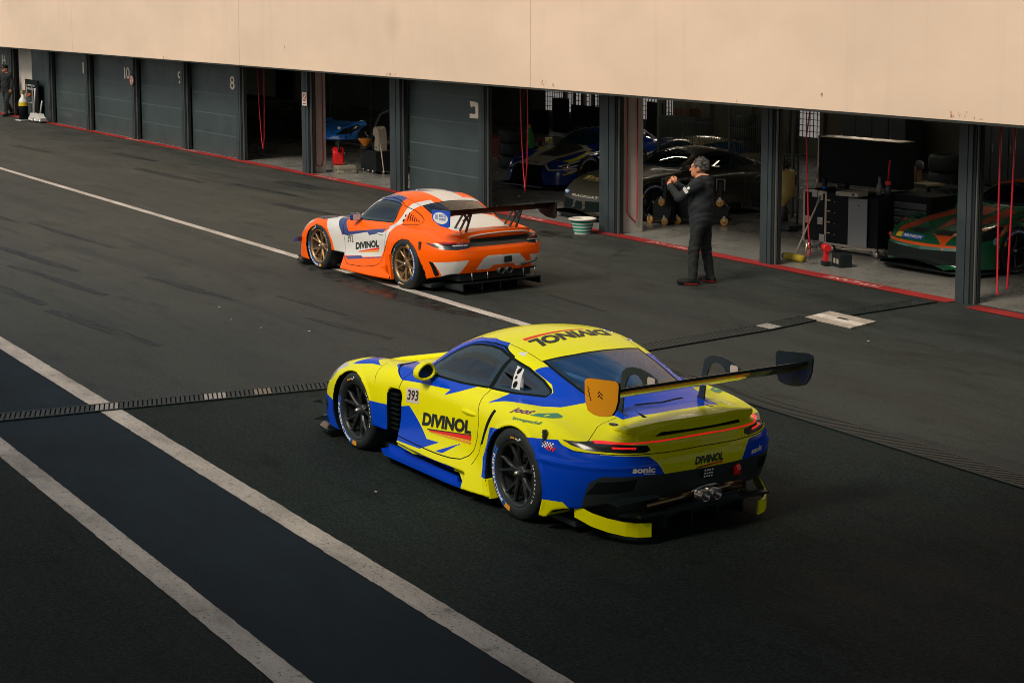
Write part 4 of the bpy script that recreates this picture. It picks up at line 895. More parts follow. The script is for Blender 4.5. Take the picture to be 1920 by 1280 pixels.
        for (a,b) in zip(L,L[1:]): mb._add([(a[0],ys_*a[1],a[2]-.028),(b[0],ys_*b[1],b[2]-.022),(b[0],ys_*b[1],b[2]),(a[0],ys_*a[1],a[2]),(a[0],ys_*.88,a[2]+.03),(b[0],ys_*.88,b[2]+.03),(a[0],ys_*.88,a[2]-.028),(b[0],ys_*.88,b[2]-.022)],[(0,1,2,3),(3,2,5,4),(0,6,7,1),(4,5,7,6)])
        L=[(1.44,.955,.270),(1.50,.975,.262),(1.70,.985,.245),(2.10,.975,.245)]
        for (a,b) in zip(L,L[1:]): mb._add([(a[0],ys_*a[1],a[2]-.05),(b[0],ys_*b[1],b[2]-.03),(b[0],ys_*b[1],b[2]),(a[0],ys_*a[1],a[2]),(a[0],ys_*.88,a[2]+.03),(b[0],ys_*.88,b[2]+.03),(a[0],ys_*.88,a[2]-.05),(b[0],ys_*.88,b[2]-.03)],[(0,1,2,3),(3,2,5,4),(0,6,7,1),(4,5,7,6)])
        mb.build('sill_ledge','yellow_paint',root)
        mb=MB()
        for z0,l in ((.335,.13),(.18,.12)): mb.prism([(-.55,z0-.03),(-.62-l*.8,z0-.055),(-.62-l,z0-.05),(-.60,z0+.0)],'y',s*.86,s*.985)
        mb.build('canard','carbon',root)
        sp=MB(); pts=[(-.98,-.55),(-.86,-.82),(-.70,-.95),(-.45,-.99),(-.45,-.5)]
        sp.prism([(x,-s*y) for x,y in pts],'z',.055,.075); sp.build('front_splitter','carbon',root)
    mb=MB(); mb.rng((-.95,-.80,.06),(3.1,.80,.10)); mb.build('floor_plate','satin_black',root)
    # diffuser
    mb=MB(); mb.prism([(3.0,.10),(3.25,.16),(3.52,.225),(3.62,.235),(3.62,.215),(3.52,.20),(3.25,.135),(3.0,.085)],'y',-.60,.60)
    for y in (-.36,-.12,.12,.36): mb.prism([(3.05,.11),(3.30,.16),(3.60,.23),(3.60,.11),(3.3,.075),(3.05,.08)],'y',y-.006,y+.006)
    mb.prism([(3.0,-.64),(3.34,-.61),(3.47,-.42),(3.49,0),(3.47,.42),(3.34,.61),(3.0,.64)],'z',.14,.315); dif=mb.build('diffuser','carbon',root)
    for s in (-1,1):
        mb=MB(); P0=[(3.17,-.845,.255,.12),(3.30,-.80,.215,.105),(3.42,-.735,.19,.095),(3.52,-.66,.175,.085),(3.58,-.59,.170,.08),(3.615,-.50,.168,.078)]
        for (a,b) in zip(P0,P0[1:]):
            mb._add([(a[0],-s*a[1]*-1 if s<0 else -a[1],a[2]-.10),(b[0],b[1] if s<0 else -b[1],b[2]-.10),(b[0],b[1] if s<0 else -b[1],b[2]),(a[0],a[1] if s<0 else -a[1],a[2]),
                     (a[0]-.02,a[1] if s<0 else -a[1],a[2]-.10),(b[0]-.02,b[1] if s<0 else -b[1],b[2]-.10),(b[0]-.02,b[1] if s<0 else -b[1],b[2]),(a[0]-.02,a[1] if s<0 else -a[1],a[2])],[(0,1,2,3),(4,7,6,5),(3,2,6,7),(0,4,5,1)])
        mb.v=[(x,(-abs(y) if s<0 else abs(y)),z) for x,y,z in mb.v]
        mb.build('diffuser_strake','yellow_paint',root)
    ex=MB()
    for y in (-.045,.062): ex.lathe([(.036,-.25),(.036,0),(.043,.0),(.043,-.25)],(3.665,y,.305),'x',20)
    ex.mat(1).tube([(3.50,-.48,.26),(3.52,-.2,.285),(3.54,-.08,.30)],.045,12); ex.tube([(3.50,.40,.30),(3.53,.12,.305)],.045,12)
    ex.mat(0).tube([(3.60,-.13,.335),(3.605,-.10,.350),(3.61,-.06,.362),(3.615,.01,.372),(3.61,.08,.366),(3.605,.13,.350)],.008,6)
    ex.build('exhaust','steel burnt_steel'.split(),root)
    rl=MB(); rl.mat(0).prism(rpoly(.10,.075,.015,.02,.455),'x',3.58,3.606)
    rl.mat(1)
    for i in range(4):
        for j in range(3): rl.box((3.609,-.015+.022*i+(.004*j),.435+.022*j),(.006,.010,.010))
    rl.build('rain_light',['lens_black','print_white'],root)
    mb=MB(); mb.tube([(3.59,.30,.40),(3.62,.30,.425),(3.62,.30,.455),(3.60,.30,.475)],.018,8); mb.box((3.60,.30,.435),(.03,.05,.07),0,.008); mb.build('tow_hook','red_lamp',root)
    fin=MB(); fin.prism([(-.78,.335),(-.40,.345),(-.40,.335),(-.78,.325)],'x',3.46,3.60); fin.build('bumper_fin','carbon',root)
    # hood ridges
    for s in (-1,1):
        X=onshell(f,'top',[(-.32,s*.44),(-.1,s*.42),(.1,s*.36),(.35,s*.27),(.5,s*.24)],.0); mb=MB(); mb.tube([(x,y,z) for x,y,z in X],[.012,.028,.035,.03,.01],8); mb.build('bonnet_ridge','yellow_paint',root)
    # wheels
    for s in (-1,1):
        make_wheel(root,(0,s*.955,.340),s,.340,'rim_black',R(8),222); make_wheel(root,(LW,s*.958,.352),s,.352,'rim_black',R(-10),187)
    return root
mat('deck_reflection',(.62,.62,.015),.18,coat=1)
# ---------------------------------------------------------------- the orange racing car
def orange_car():
    f=f991
    root=empty('race_car',(-23.429,11.52,0),R(4.81),'orange and white racing coupe with bronze wheels and number 392 on its door','racing car'); root.scale=(.928,.975,.975)
    sh=Shell(f,(-1.15,-1.1,.05),(3.75,1.1,1.36),.018)
    side=sidem; Wp='white_paint'; Nv='navy_paint'
    sh.poly('side',[(.13,.85),(.305,.667),(.473,.47),(.54,.30),(.80,.30),(.70,.60),(.62,.85)],None,Wp,side)
    sh.poly('side',[(.62,.30),(.74,.60),(.80,.61),(1.44,.689),(1.492,.65),(1.90,.73),(2.02,.80),(2.10,.80),(2.0,.55),(1.906,.389),(1.43,.335),(1.362,.348),(.90,.30)],None,Wp,side)
    sh.poly('side',[(.52,.85),(.544,.779),(.72,.585),(.86,.585),(1.44,.689),(1.492,.648),(1.892,.726),(1.92,.785),(.90,.645),(.72,.80),(.70,.85)],None,Nv,side)
    sh.poly('side',[(.88,.285),(1.362,.348),(1.43,.322),(1.906,.389),(1.906,.372),(1.0,.255)],None,Nv,side)
    t=lambda V:V[:,2]>.80
    # white diagonal on the quarter panel and over the roof
    sh.poly('side',[(1.96,.80),(2.10,.80),(2.165,.985),(2.215,1.08),(2.29,1.16),(2.21,1.21),(2.10,1.13),(2.075,.985)],None,Wp,lambda V:(np.abs(V[:,1])>.28)&(V[:,2]>.8))
    roof=lambda V:V[:,2]>1.02
    sh.poly('top',[(1.25,-.80),(1.25,-.42),(1.62,-.46),(1.90,-.50),(1.90,-.75)],None,Nv,lambda V:(V[:,2]>1.06))
    sh.poly('side',[(.70,.84),(.86,.93),(1.0,1.03),(1.207,1.12),(1.34,1.17),(1.36,1.06),(1.0,.86)],None,Wp,lambda V:(np.abs(V[:,1])>.44)&(V[:,2]>.82))
    sh.poly('top',[(1.2,-.20),(1.2,.22),(2.30,.28),(2.30,-.14)],None,Wp,roof,sym=False)
    sh.poly('top',[(1.2,.22),(1.2,.62),(1.75,.60),(1.95,.26)],None,Nv,roof,sym=False); sh.poly('top',[(1.2,-.40),(1.2,-.16),(1.62,-.06),(1.80,.02),(1.75,-.18)],None,Nv,roof,sym=False)
    sh.poly('top',[(2.72,-.44),(2.86,-.50),(3.10,-.47),(3.17,-.43),(3.20,0),(3.17,.43),(3.10,.47),(2.86,.50),(2.72,.44)],None,Wp,lambda V:V[:,2]>.80)
    # black strip between the lamps, lamps, bumper inlays
    rm=lambda V:(V[:,0]>3.05)
    sh.poly('rear',[(-.46,.765),(.46,.765),(.80,.735),(.86,.70),(.66,.655),(.48,.655),(-.48,.655)],None,'carbon',lambda V:rm(V)&(V[:,2]>.6),sym=False)
    sh.poly('rear',[(-.925,.700),(-.75,.722),(-.45,.712),(-.445,.665),(-.50,.640),(-.66,.620),(-.82,.625),(-.885,.66)],'tail_light','lens_black',lambda V:rm(V)&(V[:,2]>.55))
    sh.poly('rear',[(-.70,.672),(-.70,.682),(-.50,.688),(-.50,.676)],'tail_light','lamp_clear',rm)
    sh.poly('rear',[(-.90,.699),(-.75,.718),(-.50,.716),(-.50,.702),(-.74,.700),(-.89,.690)],'tail_light','red_lamp',rm)
    sh.poly('rear',[(-.925,.455),(-.898,.449),(-.82,.27),(-.85,.245),(-.87,.28)],None,'gap',lambda V:(V[:,0]>2.95))
    sh.poly('rear',[(-.898,.449),(-.508,.483),(-.62,.27),(-.70,.235),(-.82,.245),(-.80,.27)],None,Wp,lambda V:(V[:,0]>3.0))
    sh.poly('rear',[(-.39,.335),(-.30,.49),(-.22,.530),(.30,.515),(.50,.35),(.27,.335),(.22,.385),(-.12,.385),(-.17,.335)],None,Wp,rm,sym=False)
    sh.poly('side',[(1.96,.60),(2.0,.45),(2.1,.30),(2.2,.25),(2.2,.55),(2.1,.75)],None,'orange_paint',lambda V:np.abs(V[:,1])>2)
    DO=[(.70,.80),(.74,.66),(.80,.50),(.86,.28),(1.03,.19),(1.51,.21),(1.80,.25),(1.92,.30),(1.969,.42),(1.985,.56),(1.96,.78),(1.93,.86),(1.97,1.12),(1.80,1.165),(1.6,1.18),(1.46,1.165),(1.28,1.13),(1.09,1.01),(.90,.86)]
    dm=lambda V:(np.abs(V[:,1])>.45)&(V[:,0]>.68)
    sh.poly('side',DO,'door',None,dm); sh.line('side',DO+DO[:1],None,'gap',.0042,dm)
    WI=[(.90,.84),(1.06,.955),(1.26,1.085),(1.44,1.135),(1.62,1.142),(1.80,1.135),(1.945,1.108),(1.93,.862),(1.5,.845),(1.04,.828)]
    g=lambda V:(np.abs(V[:,1])>.42)&(V[:,2]>.78)
    sh.poly('side',WI,'side_window','gap',g,.004); sh.poly('side',WI,'side_window','window_edge',g,-.008); sh.poly('side',WI,'side_window','window_clear',g,-.04)
    RW=[(2.25,-.46),(2.29,-.2),(2.30,0),(2.29,.2),(2.25,.46),(2.45,.47),(2.66,.46),(2.71,.25),(2.72,0),(2.71,-.25),(2.66,-.46),(2.45,-.47)]
    sh.poly('top',RW,'rear_window','gap',t,.006); sh.poly('top',RW,'rear_window','window_edge',t,-.012); sh.poly('top',RW,'rear_window','window_clear',t,-.04)
    WS=[(x+.02,y) for x,y in WSCR]; w=lambda V:V[:,2]>.85
    sh.poly('top',WS,'windscreen','gap',w,.012); sh.poly('top',WS,'windscreen','window_clear',w,-.02)
    # quarter panel with slots
    Q=[(1.99,1.10),(2.25,1.05),(2.42,.985),(2.50,.94),(2.505,.90),(2.47,.875),(2.15,.852)]
    sh.line('side',Q,None,'gap',.004,g)
    for i in range(6):
        x0=2.175+.045*i; zt=1.02-.018*i; zb=.905+.0*i
        sh.poly('side',[(x0,zt),(x0+.020,zt),(x0+.040,zb),(x0+.020,zb)],None,'gap',g)
    sh.poly('side',[(2.13+.018*math.cos(a/5*math.pi),.97+.02*math.sin(a/5*math.pi)) for a in range(10)],None,'gap',g); sh.poly('side',[(2.12+.022*math.cos(a/5*math.pi),.905+.024*math.sin(a/5*math.pi)) for a in range(10)],None,'gap',g)
    sh.poly('top',[(-.20,-.86),(.10,-.90),(.42,-.84),(.30,-.68),(-.12,-.70)],'fender_louvre','carbon',lambda V:V[:,2]>.6)
    sh.poly('side',[(-.62,.50),(-.50,.65),(-.28,.715),(-.20,.70),(-.35,.63),(-.5,.52)],'headlight','lamp_clear',lambda V:(np.abs(V[:,1])>.66)&(V[:,0]<-.15))
    sh.line('top',[(1.19,-.52),(1.727,-.51),(2.25,-.49)],None,'gap',.003,lambda V:V[:,2]>.9)
    sh.line('side',[(2.08,.75),(2.03,.60),(1.99,.48)],None,'gap',.006,side)
    # wells
    C=sh.V[sh.T].mean(1); y=np.abs(C[:,1]); e=2e-3
    n=np.stack([f(*(C+np.eye(3)[i]*e).T)-f(*(C-np.eye(3)[i]*e).T) for i in range(3)],1); n/=np.maximum(np.linalg.norm(n,axis=1,keepdims=True),1e-9)
    m=np.zeros(len(C),bool)
    for cx,cz in ((.04,.32),(2.6,.33)):
        d=np.hypot(C[:,0]-cx,C[:,2]-cz); inw=-(n[:,0]*(C[:,0]-cx)+n[:,2]*(C[:,2]-cz))/np.maximum(d,1e-6)
        m|=(d<.62)&(inw>.5)&(C[:,2]<.72)&(y>.3); m|=(d<.5)&(y<.62)&(y>.45)&(C[:,2]<.7)
    m|=(n[:,2]<-.75)&(C[:,2]<.36); m|=(C[:,0]>.2)&(C[:,0]<.86)&(C[:,2]<.32)&(n[:,0]<-.6); m|=(C[:,0]>.2)&(C[:,0]<.86)&(C[:,2]<.32)&(y<.75)
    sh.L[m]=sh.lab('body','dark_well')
    sh.build(root,'orange_paint'); cabin(root,'cage_grey')
    for sd in (-1,1):
        def T(name,t,l,r,z0l,z0r,h,mm,bold=.03,**k):
            a,b=((l,z0l),(r,z0r)) if sd<0 else ((r,z0r),(l,z0l))
            decal_text(name,f,'side',t,a,b,(a[0]-(.03 if sd<0 else -.03),a[1]+h),mm,root,bold,side=sd,**k)
        T('race_number','392',.890,1.06,.490,.506,.105,'print_black',.0)
        T('sponsor_lettering','DIVINOL',1.16,1.815,.408,.514,.100,'print_black',.05)
        decal_poly('sponsor_stripe',f,'side',[(1.24,.386),(1.825,.480),(1.822,.512),(1.23,.392)],'print_red',root,.003,sd)
        decal_poly('sponsor_stripe',f,'side',[(1.30,.383),(1.830,.446),(1.826,.477),(1.28,.388)],'print_amber',root,.0025,sd)
        X=onshell(f,'side',[(2.97,.655)],.0,sd)[0]; mb=MB(); mb.box((X[0],X[1]+sd*.002,X[2]),(.045,.02,.11)); mb.build('latch','satin_black',root)
        X=onshell(f,'side',[(1.82,.70)],.0,sd)[0]; mb=MB(); mb.ball(X,.10,10,(1,.16,.17)); mb.build('door_handle','white_paint',root)
        s=sd
        mb=MB(); mb.box((1.06,s*.90,.875),(.10,.14,.11),0,.03); mb.tube([(1.06,s*.90,.85),(1.02,s*.78,.83)],.025,6); mr=mb.build('door_mirror','navy_paint',root)
        mb=MB(); mb.box((1.113,s*.90,.875),(.008,.11,.085)); mb.build('mirror_glass','skin_card',mr)
        # sill
        mb=MB(); vs=[(.80,-.93,.26),(1.9,-1.0,.24),(2.15,-1.0,.30),(2.22,-1.0,.10),(1.8,-1.03,.085),(.78,-1.0,.10)]; n6=6
        vs+=[(a,-.85,c) for a,b,c in vs]
        if s>0: vs=[(a,-b,c) for a,b,c in vs]
        mb._add(vs,[(0,1,2,3,4,5),(11,10,9,8,7,6)]+[(i,6+i,6+(i+1)%6,(i+1)%6) for i in range(6)]); mb.build('side_skirt','orange_paint',root)
        mb=MB(); mb.prism([(2.08,.44),(2.2,.46),(2.26,.11),(2.12,.10)],'y',s*.955,s*1.0); mb.build('arch_flare','orange_paint',root)
        mb=MB(); mb.prism([(-.58,.42),(-.66,.40),(-.74,.33),(-.60,.35)],'y',s*.87,s*.99); mb.build('canard','navy_paint',root)
        pts=[(-.98,-.55),(-.86,-.82),(-.70,-.95),(-.40,-1.0),(-.40,-.5)]
        mb=MB(); mb.prism([(x,-s*y) for x,y in pts],'z',.055,.075); mb.build('front_splitter','carbon',root)
    wg=MB(); sec=wing_section(.36,3.27,1.105); n=len(sec)
    vs=[(x,y,z) for y in (-.885,.885) for x,z in sec]; wg._add(vs,[(i,(i+1)%n,n+(i+1)%n,n+i) for i in range(n)])
    wing=wg.build('rear_wing','wing_black',root)
    o=MB(); L='PORSCHE'
    v,fc,_=text_data(L,-.012); 
    lx=lambda w:(3.345+.245*w); lz=lambda w:1.116+.052*w
    text_obj('wing_lettering',L,(lx(.12),-.74,lz(.12)+.012),(lx(.12),.74,lz(.12)+.012),(lx(.9),-.74,lz(.9)+.006),'wing_print',wing,-.004)
    ep=[(3.20,1.165),(3.66,1.185),(3.665,1.15),(3.645,.975),(3.60,.955),(3.41,.965),(3.24,1.02),(3.205,1.06)]
    for s in (-1,1):
        mb=MB(); mb.prism(ep,'y',s*.885,s*.90); e=mb.build('wing_endplate','blue_endplate' if s<0 else 'wing_black',root)
        if s<0:
            mb=MB(); mb.prism([(3.43+.19*math.cos(a/12*math.pi),1.072+.078*math.sin(a/12*math.pi)) for a in range(24)],'y',-.9015,-.903); d=mb.build('endplate_emblem','print_white',e)
            text_obj('emblem_lettering','BUSCH',(3.40,-.904,1.085),(3.57,-.904,1.09),(3.40,-.904,1.125),'print_blue',d,.03); text_obj('emblem_lettering','RENNSPORT',(3.40,-.904,1.04),(3.57,-.904,1.045),(3.40,-.904,1.075),'print_blue',d,.03)
            mb=MB()
            for i in range(4): mb.prism([(3.30+.018*i,1.05),(3.308+.018*i,1.05),(3.308+.018*i,1.115),(3.30+.018*i,1.115)],'y',-.904,-.905)
            mb.build('emblem_bars','print_blue',d)
        yk=s*.42; mb=MB()
        A,B_,C_,D_=(2.98,.80),(3.27,.74),(3.26,1.09),(3.47,1.12)
        def strut(p,q,wd=.02): mb.prism([(p[0]-wd,p[1]),(p[0]+wd,p[1]),(q[0]+wd,q[1]),(q[0]-wd,q[1])],'y',yk-.008,yk+.008)
        strut(A,C_); strut(B_,D_); strut((3.13,.80),(3.30,1.0)); strut(C_,(3.40,.98),.03); strut((3.26,.98),D_,.025); mb.prism([(2.95,.83),(3.0,.83),(3.30,.76),(3.30,.71),(3.22,.71)],'y',yk-.01,yk+.01)
        mb.build('wing_mount','satin_black',root)
    mb=MB(); mb.rng((-.95,-.80,.06),(3.0,.80,.10)); mb.build('floor_plate','satin_black',root)
    mb=MB(); mb.prism([(3.0,.10),(3.2,.13),(3.54,.17),(3.57,.175),(3.57,.155),(3.2,.11),(3.0,.085)],'y',-.62,.68)
    for y in (-.62,-.30,0,.30,.68): mb.prism([(3.1,.11),(3.55,.172),(3.56,.06),(3.1,.06)],'y',y-.006,y+.006)
    mb.mat(1)
    for y in (-.46,-.20,.40,.60): mb.tube([(3.54,y,.175),(3.53,y,.30)],.006,6)
    mb.mat(0).rng((3.1,-.60,.18),(3.42,.60,.30)); mb.build('diffuser',['carbon','steel'],root)
    ex=MB()
    for y in (0,.13): ex.lathe([(.04,-.2),(.04,0),(.048,.0),(.048,-.2)],(3.60,y,.30),'x',18)
    ex.build('exhaust','satin_black',root)
    mb=MB(); mb.prism(rpoly(.12,.085,.012,.10,.455),'x',3.58,3.606); mb.build('rain_light','lens_black',root)
    mb=MB(); mb.tube([(3.55,.36,.355),(3.60,.55,.40),(3.62,.58,.44)],.016,6); mb.build('tow_hook','satin_black',root)
    mb=MB(); mb.tube([(3.47,-.50,.765),(3.52,-.46,.80),(3.575,-.3,.825),(3.59,0,.835),(3.575,.35,.825),(3.52,.50,.80),(3.50,.52,.765)],.011,6); mb.build('lip_trim','skin_card',root)
    for s in (-1,1):
        for x,zc,rt,sp,bd in ((.02,.340,.348,R(20),245),(2.534,.352,.358,R(-25),-15)):
            wo=make_wheel(root,(x,s*.955,zc),s,rt,'rim_bronze',sp,bd); wo.scale=(1.05,1,1)
    return root
mat('wing_black',(.008,.011,.011),.6,spec=.15); mat('blue_endplate',(.012,.07,.50),.35,coat=.4); mat('wing_print',(.20,.09,.06),.5)
yellow_car(); orange_car()
mat('print_dim',(.30,.29,.26),.6); mat('intake_black',(.010,.014,.014),.7,spec=.15); mat('red_glow0',(.6,.015,.02),.3); mat('print_pale',(.28,.45,.45),.6); mat('print_gold2',(.5,.38,.12),.4)
# ---------------------------------------------------------------- cars standing nose-out in the garages
mat('green_paint',(.012,.105,.045),.25,coat=1); mat('rust_paint',(.34,.055,.018),.28,coat=1); mat('vivid_orange',(.72,.10,.012),.3,coat=.6); mat('black_paint',(.030,.028,.020),.42,coat=.2,spec=.3); mat('bronze_paint',(.10,.085,.05),.3,coat=1)
mat('dark_blue_paint',(.010,.035,.22),.22,coat=1); mat('silver_paint',(.42,.39,.31),.3,coat=.8); mat('acid_yellow',(.45,.42,.02),.3,coat=.6); mat('olive_paint',(.24,.22,.12),.28,coat=1); mat('gold_print',(.55,.40,.16),.4,metal=.3)
def faudi(x,y,z):
    y=np.abs(y); f=smin(lower(x,y,z*1.02),green(x+.30,y,z+.02),.05)
    f=smax(f,ZB(x)-z,.02); f=smax(f,-arch(x,y,z,-.02,.322,.365),.012); f=smax(f,-arch(x,y,z,LW,.345,.385),.012)
    return smax(f,x-3.55,.05)
def garage_car(f,O,phi,label,base,paint,after,wheelc='rim_black',h=.026,wing=None,glassshift=0):
    root=empty('race_car',(*O,0),R(phi),label,'racing car',None)
    sh=Shell(f,(-1.15,-1.1,.05),(3.75,1.1,1.32),h)
    paint(sh)
    if glassshift:
        g=lambda V:(np.abs(V[:,1])>.42)&(V[:,2]>.76); sh.poly('side',[(x-glassshift,z-.02) for x,z in WIN],'side_window','window_edge',g,.01); sh.poly('top',[(x-glassshift,y) for x,y in WSCR],'windscreen','window_edge',lambda V:V[:,2]>.80,.01)
    else: glazing(sh)
    wells(sh,(-.02,.322),.355,.385); sh.build(root,base); cabin(root)
    mb=MB(); mb.prism([(-1.02,-.6),(-1.02,.6),(-.88,.86),(-.70,.97),(-.45,1.0),(-.45,-1.0),(-.70,-.97),(-.88,-.86)],'z',.055,.08); mb.build('front_splitter','carbon',root)
    for s in (-1,1):
        make_wheel(root,(0,s*.955,.34),s,.34,wheelc,R(20),120 if s<0 else None); make_wheel(root,(LW,s*.958,.352),s,.352,wheelc,R(0),None)
        mb=MB(); mb.box((.78-glassshift,s*.92,.90),(.10,.15,.11),0,.03); mb.tube([(.78-glassshift,s*.88,.86),(.74-glassshift,s*.76,.83)],.02,6); mb.build('door_mirror',base if wing is None else wing,root)
    after(root,f); return root
def frontplate(root,f,y0,y1,z0,z1,tilt=0):
    decal_poly('tyre_maker_plate',f,'front',[(y0,z0),(y1,z0+tilt),(y1,z1+tilt),(y0,z1)],'print_blue',root,.004)
    decal_poly('plate_corner',f,'front',[(y0,z0),(y0+(y1-y0)*.24,z0+tilt*.24),(y0+(y1-y0)*.20,z1+tilt*.2),(y0,z1)],'print_yellow',root,.006)
    decal_text('plate_lettering',f,'front','MICHELIN',(y0+(y1-y0)*.30,z0+(z1-z0)*.25),(y1-(y1-y0)*.06,z0+(z1-z0)*.25+tilt),(y0+(y1-y0)*.30,z0+(z1-z0)*.8),'print_white',root,.04,.007)
def gp(sh):
    t=lambda V:V[:,2]>.35
    sh.poly('top',[(-.86,.60),(-.62,.44),(.15,.30),(.50,.30),(.50,.52),(-.45,.58),(-.70,.66)],None,'rust_paint',t)
    sh.poly('top',[(-.70,-.02),(-.30,-.12),(.45,-.20),(.45,.10),(-.10,.14)],None,'rust_paint',t,sym=False)
    sh.poly('top',[(-.95,-.42),(-.75,-.05),(-.62,-.46)],None,'vivid_orange',t,sym=False)
    sh.poly('side',[(-.55,.66),(.7,.86),(.7,.80),(-.1,.74),(-.35,.56)],None,'rust_paint',lambda V:np.abs(V[:,1])>.70)
    sh.poly('top',[(1.15,.0),(1.15,.62),(2.4,.62),(2.4,.0)],None,'rust_paint',lambda V:V[:,2]>.9)
    fr=lambda V:V[:,0]<-.25
    sh.poly('rear',[(.86,.415),(.5,.395),(0,.385),(-.5,.395),(-.86,.415),(-.86,.445),(-.5,.43),(0,.425),(.5,.43),(.86,.445)],'front_lip','vivid_orange',fr,sym=False)
    sh.poly('rear',[(.82,.16),(-.82,.16),(-.86,.37),(0,.34),(.86,.37)],None,'intake_black',fr,sym=False)
    sh.poly('top',[(-.78,.10),(-.74,.40),(-.60,.36),(-.60,.12)],'bonnet_duct','intake_black',t)
    sh.poly('side',[(-.66,.50),(-.56,.62),(-.34,.705),(-.22,.70),(-.34,.62),(-.5,.52)],'headlight','lens_black',lambda V:(np.abs(V[:,1])>.60)&(V[:,0]<-.12))
def ga(root,f):
    frontplate(root,f,.60,.02,.455,.515)
    for s in (1,): 
        X=onshell(f,'front',[(.84,.45)],.0)[0]; mb=MB(); mb.ball(X,.03,8); mb.build('tow_mark','red_glow0',root)
    mb=MB(); mb.prism([(-.50,.30),(-.42,.30),(-.42,.36),(-.50,.36)],'y',-1.02,-1.012); mb.build('number_patch','print_black',root)
    X=onshell(f,'side',[(-.42,.52)],.004,-1)[0]; mb=MB(); mb.prism([(-.50,.47),(-.38,.45),(-.37,.54),(-.44,.57),(-.50,.53)],'y',X[1]-.004,X[1]-.002); mb.build('tape','print_pale',root)
    mb=MB(); mb.tube([(-.78,.0,.0),(-.78,.0,.20)],.012,6); mb.build('jack_pin','gold_print',root)
garage_car(f992,(-18.55,18.80),92,'green racing coupe with rust orange stripes parked nose-out beside the tool case','green_paint',gp,ga)
def bp(sh):
    fr=lambda V:V[:,0]<-.25; t=lambda V:V[:,2]>.3
    sh.poly('rear',[(.60,.17),(.22,.17),(.18,.34),(.62,.36)],'front_intake','dark_well',fr); sh.poly('rear',[(.14,.17),(-.14,.17),(-.10,.33),(.10,.33)],None,'dark_well',fr,sym=False)
    sh.poly('side',[(-.66,.50),(-.56,.62),(-.34,.705),(-.22,.70),(-.34,.62),(-.5,.52)],'headlight','acid_yellow',lambda V:(np.abs(V[:,1])>.60)&(V[:,0]<-.12))
def ba(root,f):
    frontplate(root,f,.86,.50,.415,.475); decal_text('bumper_lettering',f,'front','BLACKCAT',(.30,.40),(-.50,.40),(.30,.435),'print_dim',root,.03,.004)
    decal_text('bonnet_lettering',f,'top','DYNAMIC',(-.42,.62),(-.42,-.1),(-.30,.60),'gold_print',root,.04,.004); decal_poly('bonnet_stripe',f,'top',[(-.46,.60),(-.46,-.1),(-.445,-.1),(-.445,.6)],'gold_print',root,.004)
garage_car(f992,(-26.35,18.05),90,'black racing coupe with gold lettering and a blue plate on its nose behind the bucket','black_paint',bp,ba)
def ap(sh):
    t=lambda V:V[:,2]>.3; fr=lambda V:V[:,0]<-.2
    sh.poly('top',[(-1.0,-.36),(-.45,-.44),(.10,-.66),(.36,-.70),(.36,.70),(.10,.66),(-.45,.44),(-1.0,.36)],None,'silver_paint',t,sym=False)
    sh.poly('top',[(-.35,-.30),(.28,-.46),(.28,.46),(-.35,.30)],None,'black_paint',t,sym=False)
    sh.poly('side',[(-.60,.60),(.15,.80),(.15,.77),(-.5,.56)],None,'acid_yellow',lambda V:np.abs(V[:,1])>.6)
    sh.poly('rear',[(.97,.43),(.62,.40),(.40,.52),(-.40,.52),(-.62,.40),(-.97,.43),(-.97,.46),(-.64,.435),(-.42,.545),(.42,.545),(.64,.435),(.97,.46)],'grille_frame','silver_paint',fr,sym=False)
    sh.poly('rear',[(.55,.12),(-.55,.12),(-.42,.50),(.42,.50)],'front_grille','dark_well',fr,sym=False)
    sh.poly('side',[(-.72,.50),(-.30,.60),(-.22,.53),(-.62,.47)],'headlight','lens_black',lambda V:(np.abs(V[:,1])>.5)&(V[:,0]<-.1)); sh.line('side',[(-.72,.50),(-.30,.60),(-.22,.53),(-.62,.47),(-.72,.50)],'headlight','lamp_clear',.008,lambda V:(np.abs(V[:,1])>.5)&(V[:,0]<-.1))
    sh.poly('side',[(-.70,.34),(-.45,.40),(-.45,.36),(-.68,.31)],None,'acid_yellow',lambda V:np.abs(V[:,1])>.5)
    sh.poly('side',[(.75,1.0),(1.2,1.18),(2.4,1.10),(2.4,1.03),(1.2,1.10),(.8,.95)],None,'silver_paint',lambda V:V[:,2]>.9)
def aa(root,f):
    decal_text('bumper_lettering',f,'side','YOKOHAMA',(-.62,.36),(-.36,.395),(-.62,.395),'print_white',root,.03,.004); decal_text('bonnet_lettering',f,'top','MOTUL',(-.78,.20),(-.78,-.20),(-.70,.20),'print_black',root,.03,.004)
garage_car(faudi,(-31.55,19.95),99,'dark blue mid-engined racer with a silver bonnet at the back of the garage','dark_blue_paint',ap,aa,glassshift=.30,wing='acid_yellow')
def op(sh):
    sh.poly('side',[(.55,.88),(1.0,1.09),(1.5,1.26),(2.0,1.24),(2.6,1.06),(3.2,.90),(3.2,.70),(2.65,.97),(2.0,1.10),(1.5,1.12),(1.0,1.0)],None,'olive_paint',lambda V:V[:,2]>.7)
    sh.poly('top',[(.9,0),(.9,.66),(2.8,.66),(2.8,0)],None,'olive_paint',lambda V:V[:,2]>1.0); sh.poly('top',[(-.7,0),(-.7,.5),(.3,.5),(.3,0)],None,'olive_paint',lambda V:V[:,2]>.4)
def oa(root,f): decal_text('bonnet_lettering',f,'top','DYNAMIC',(.62,.40),(.62,-.40),(.74,.38),'print_white',root,.03,.012)
garage_car(f992,(-29.9,21.2),3,'dark racer with an olive roof behind the wire screen','black_paint',op,oa)
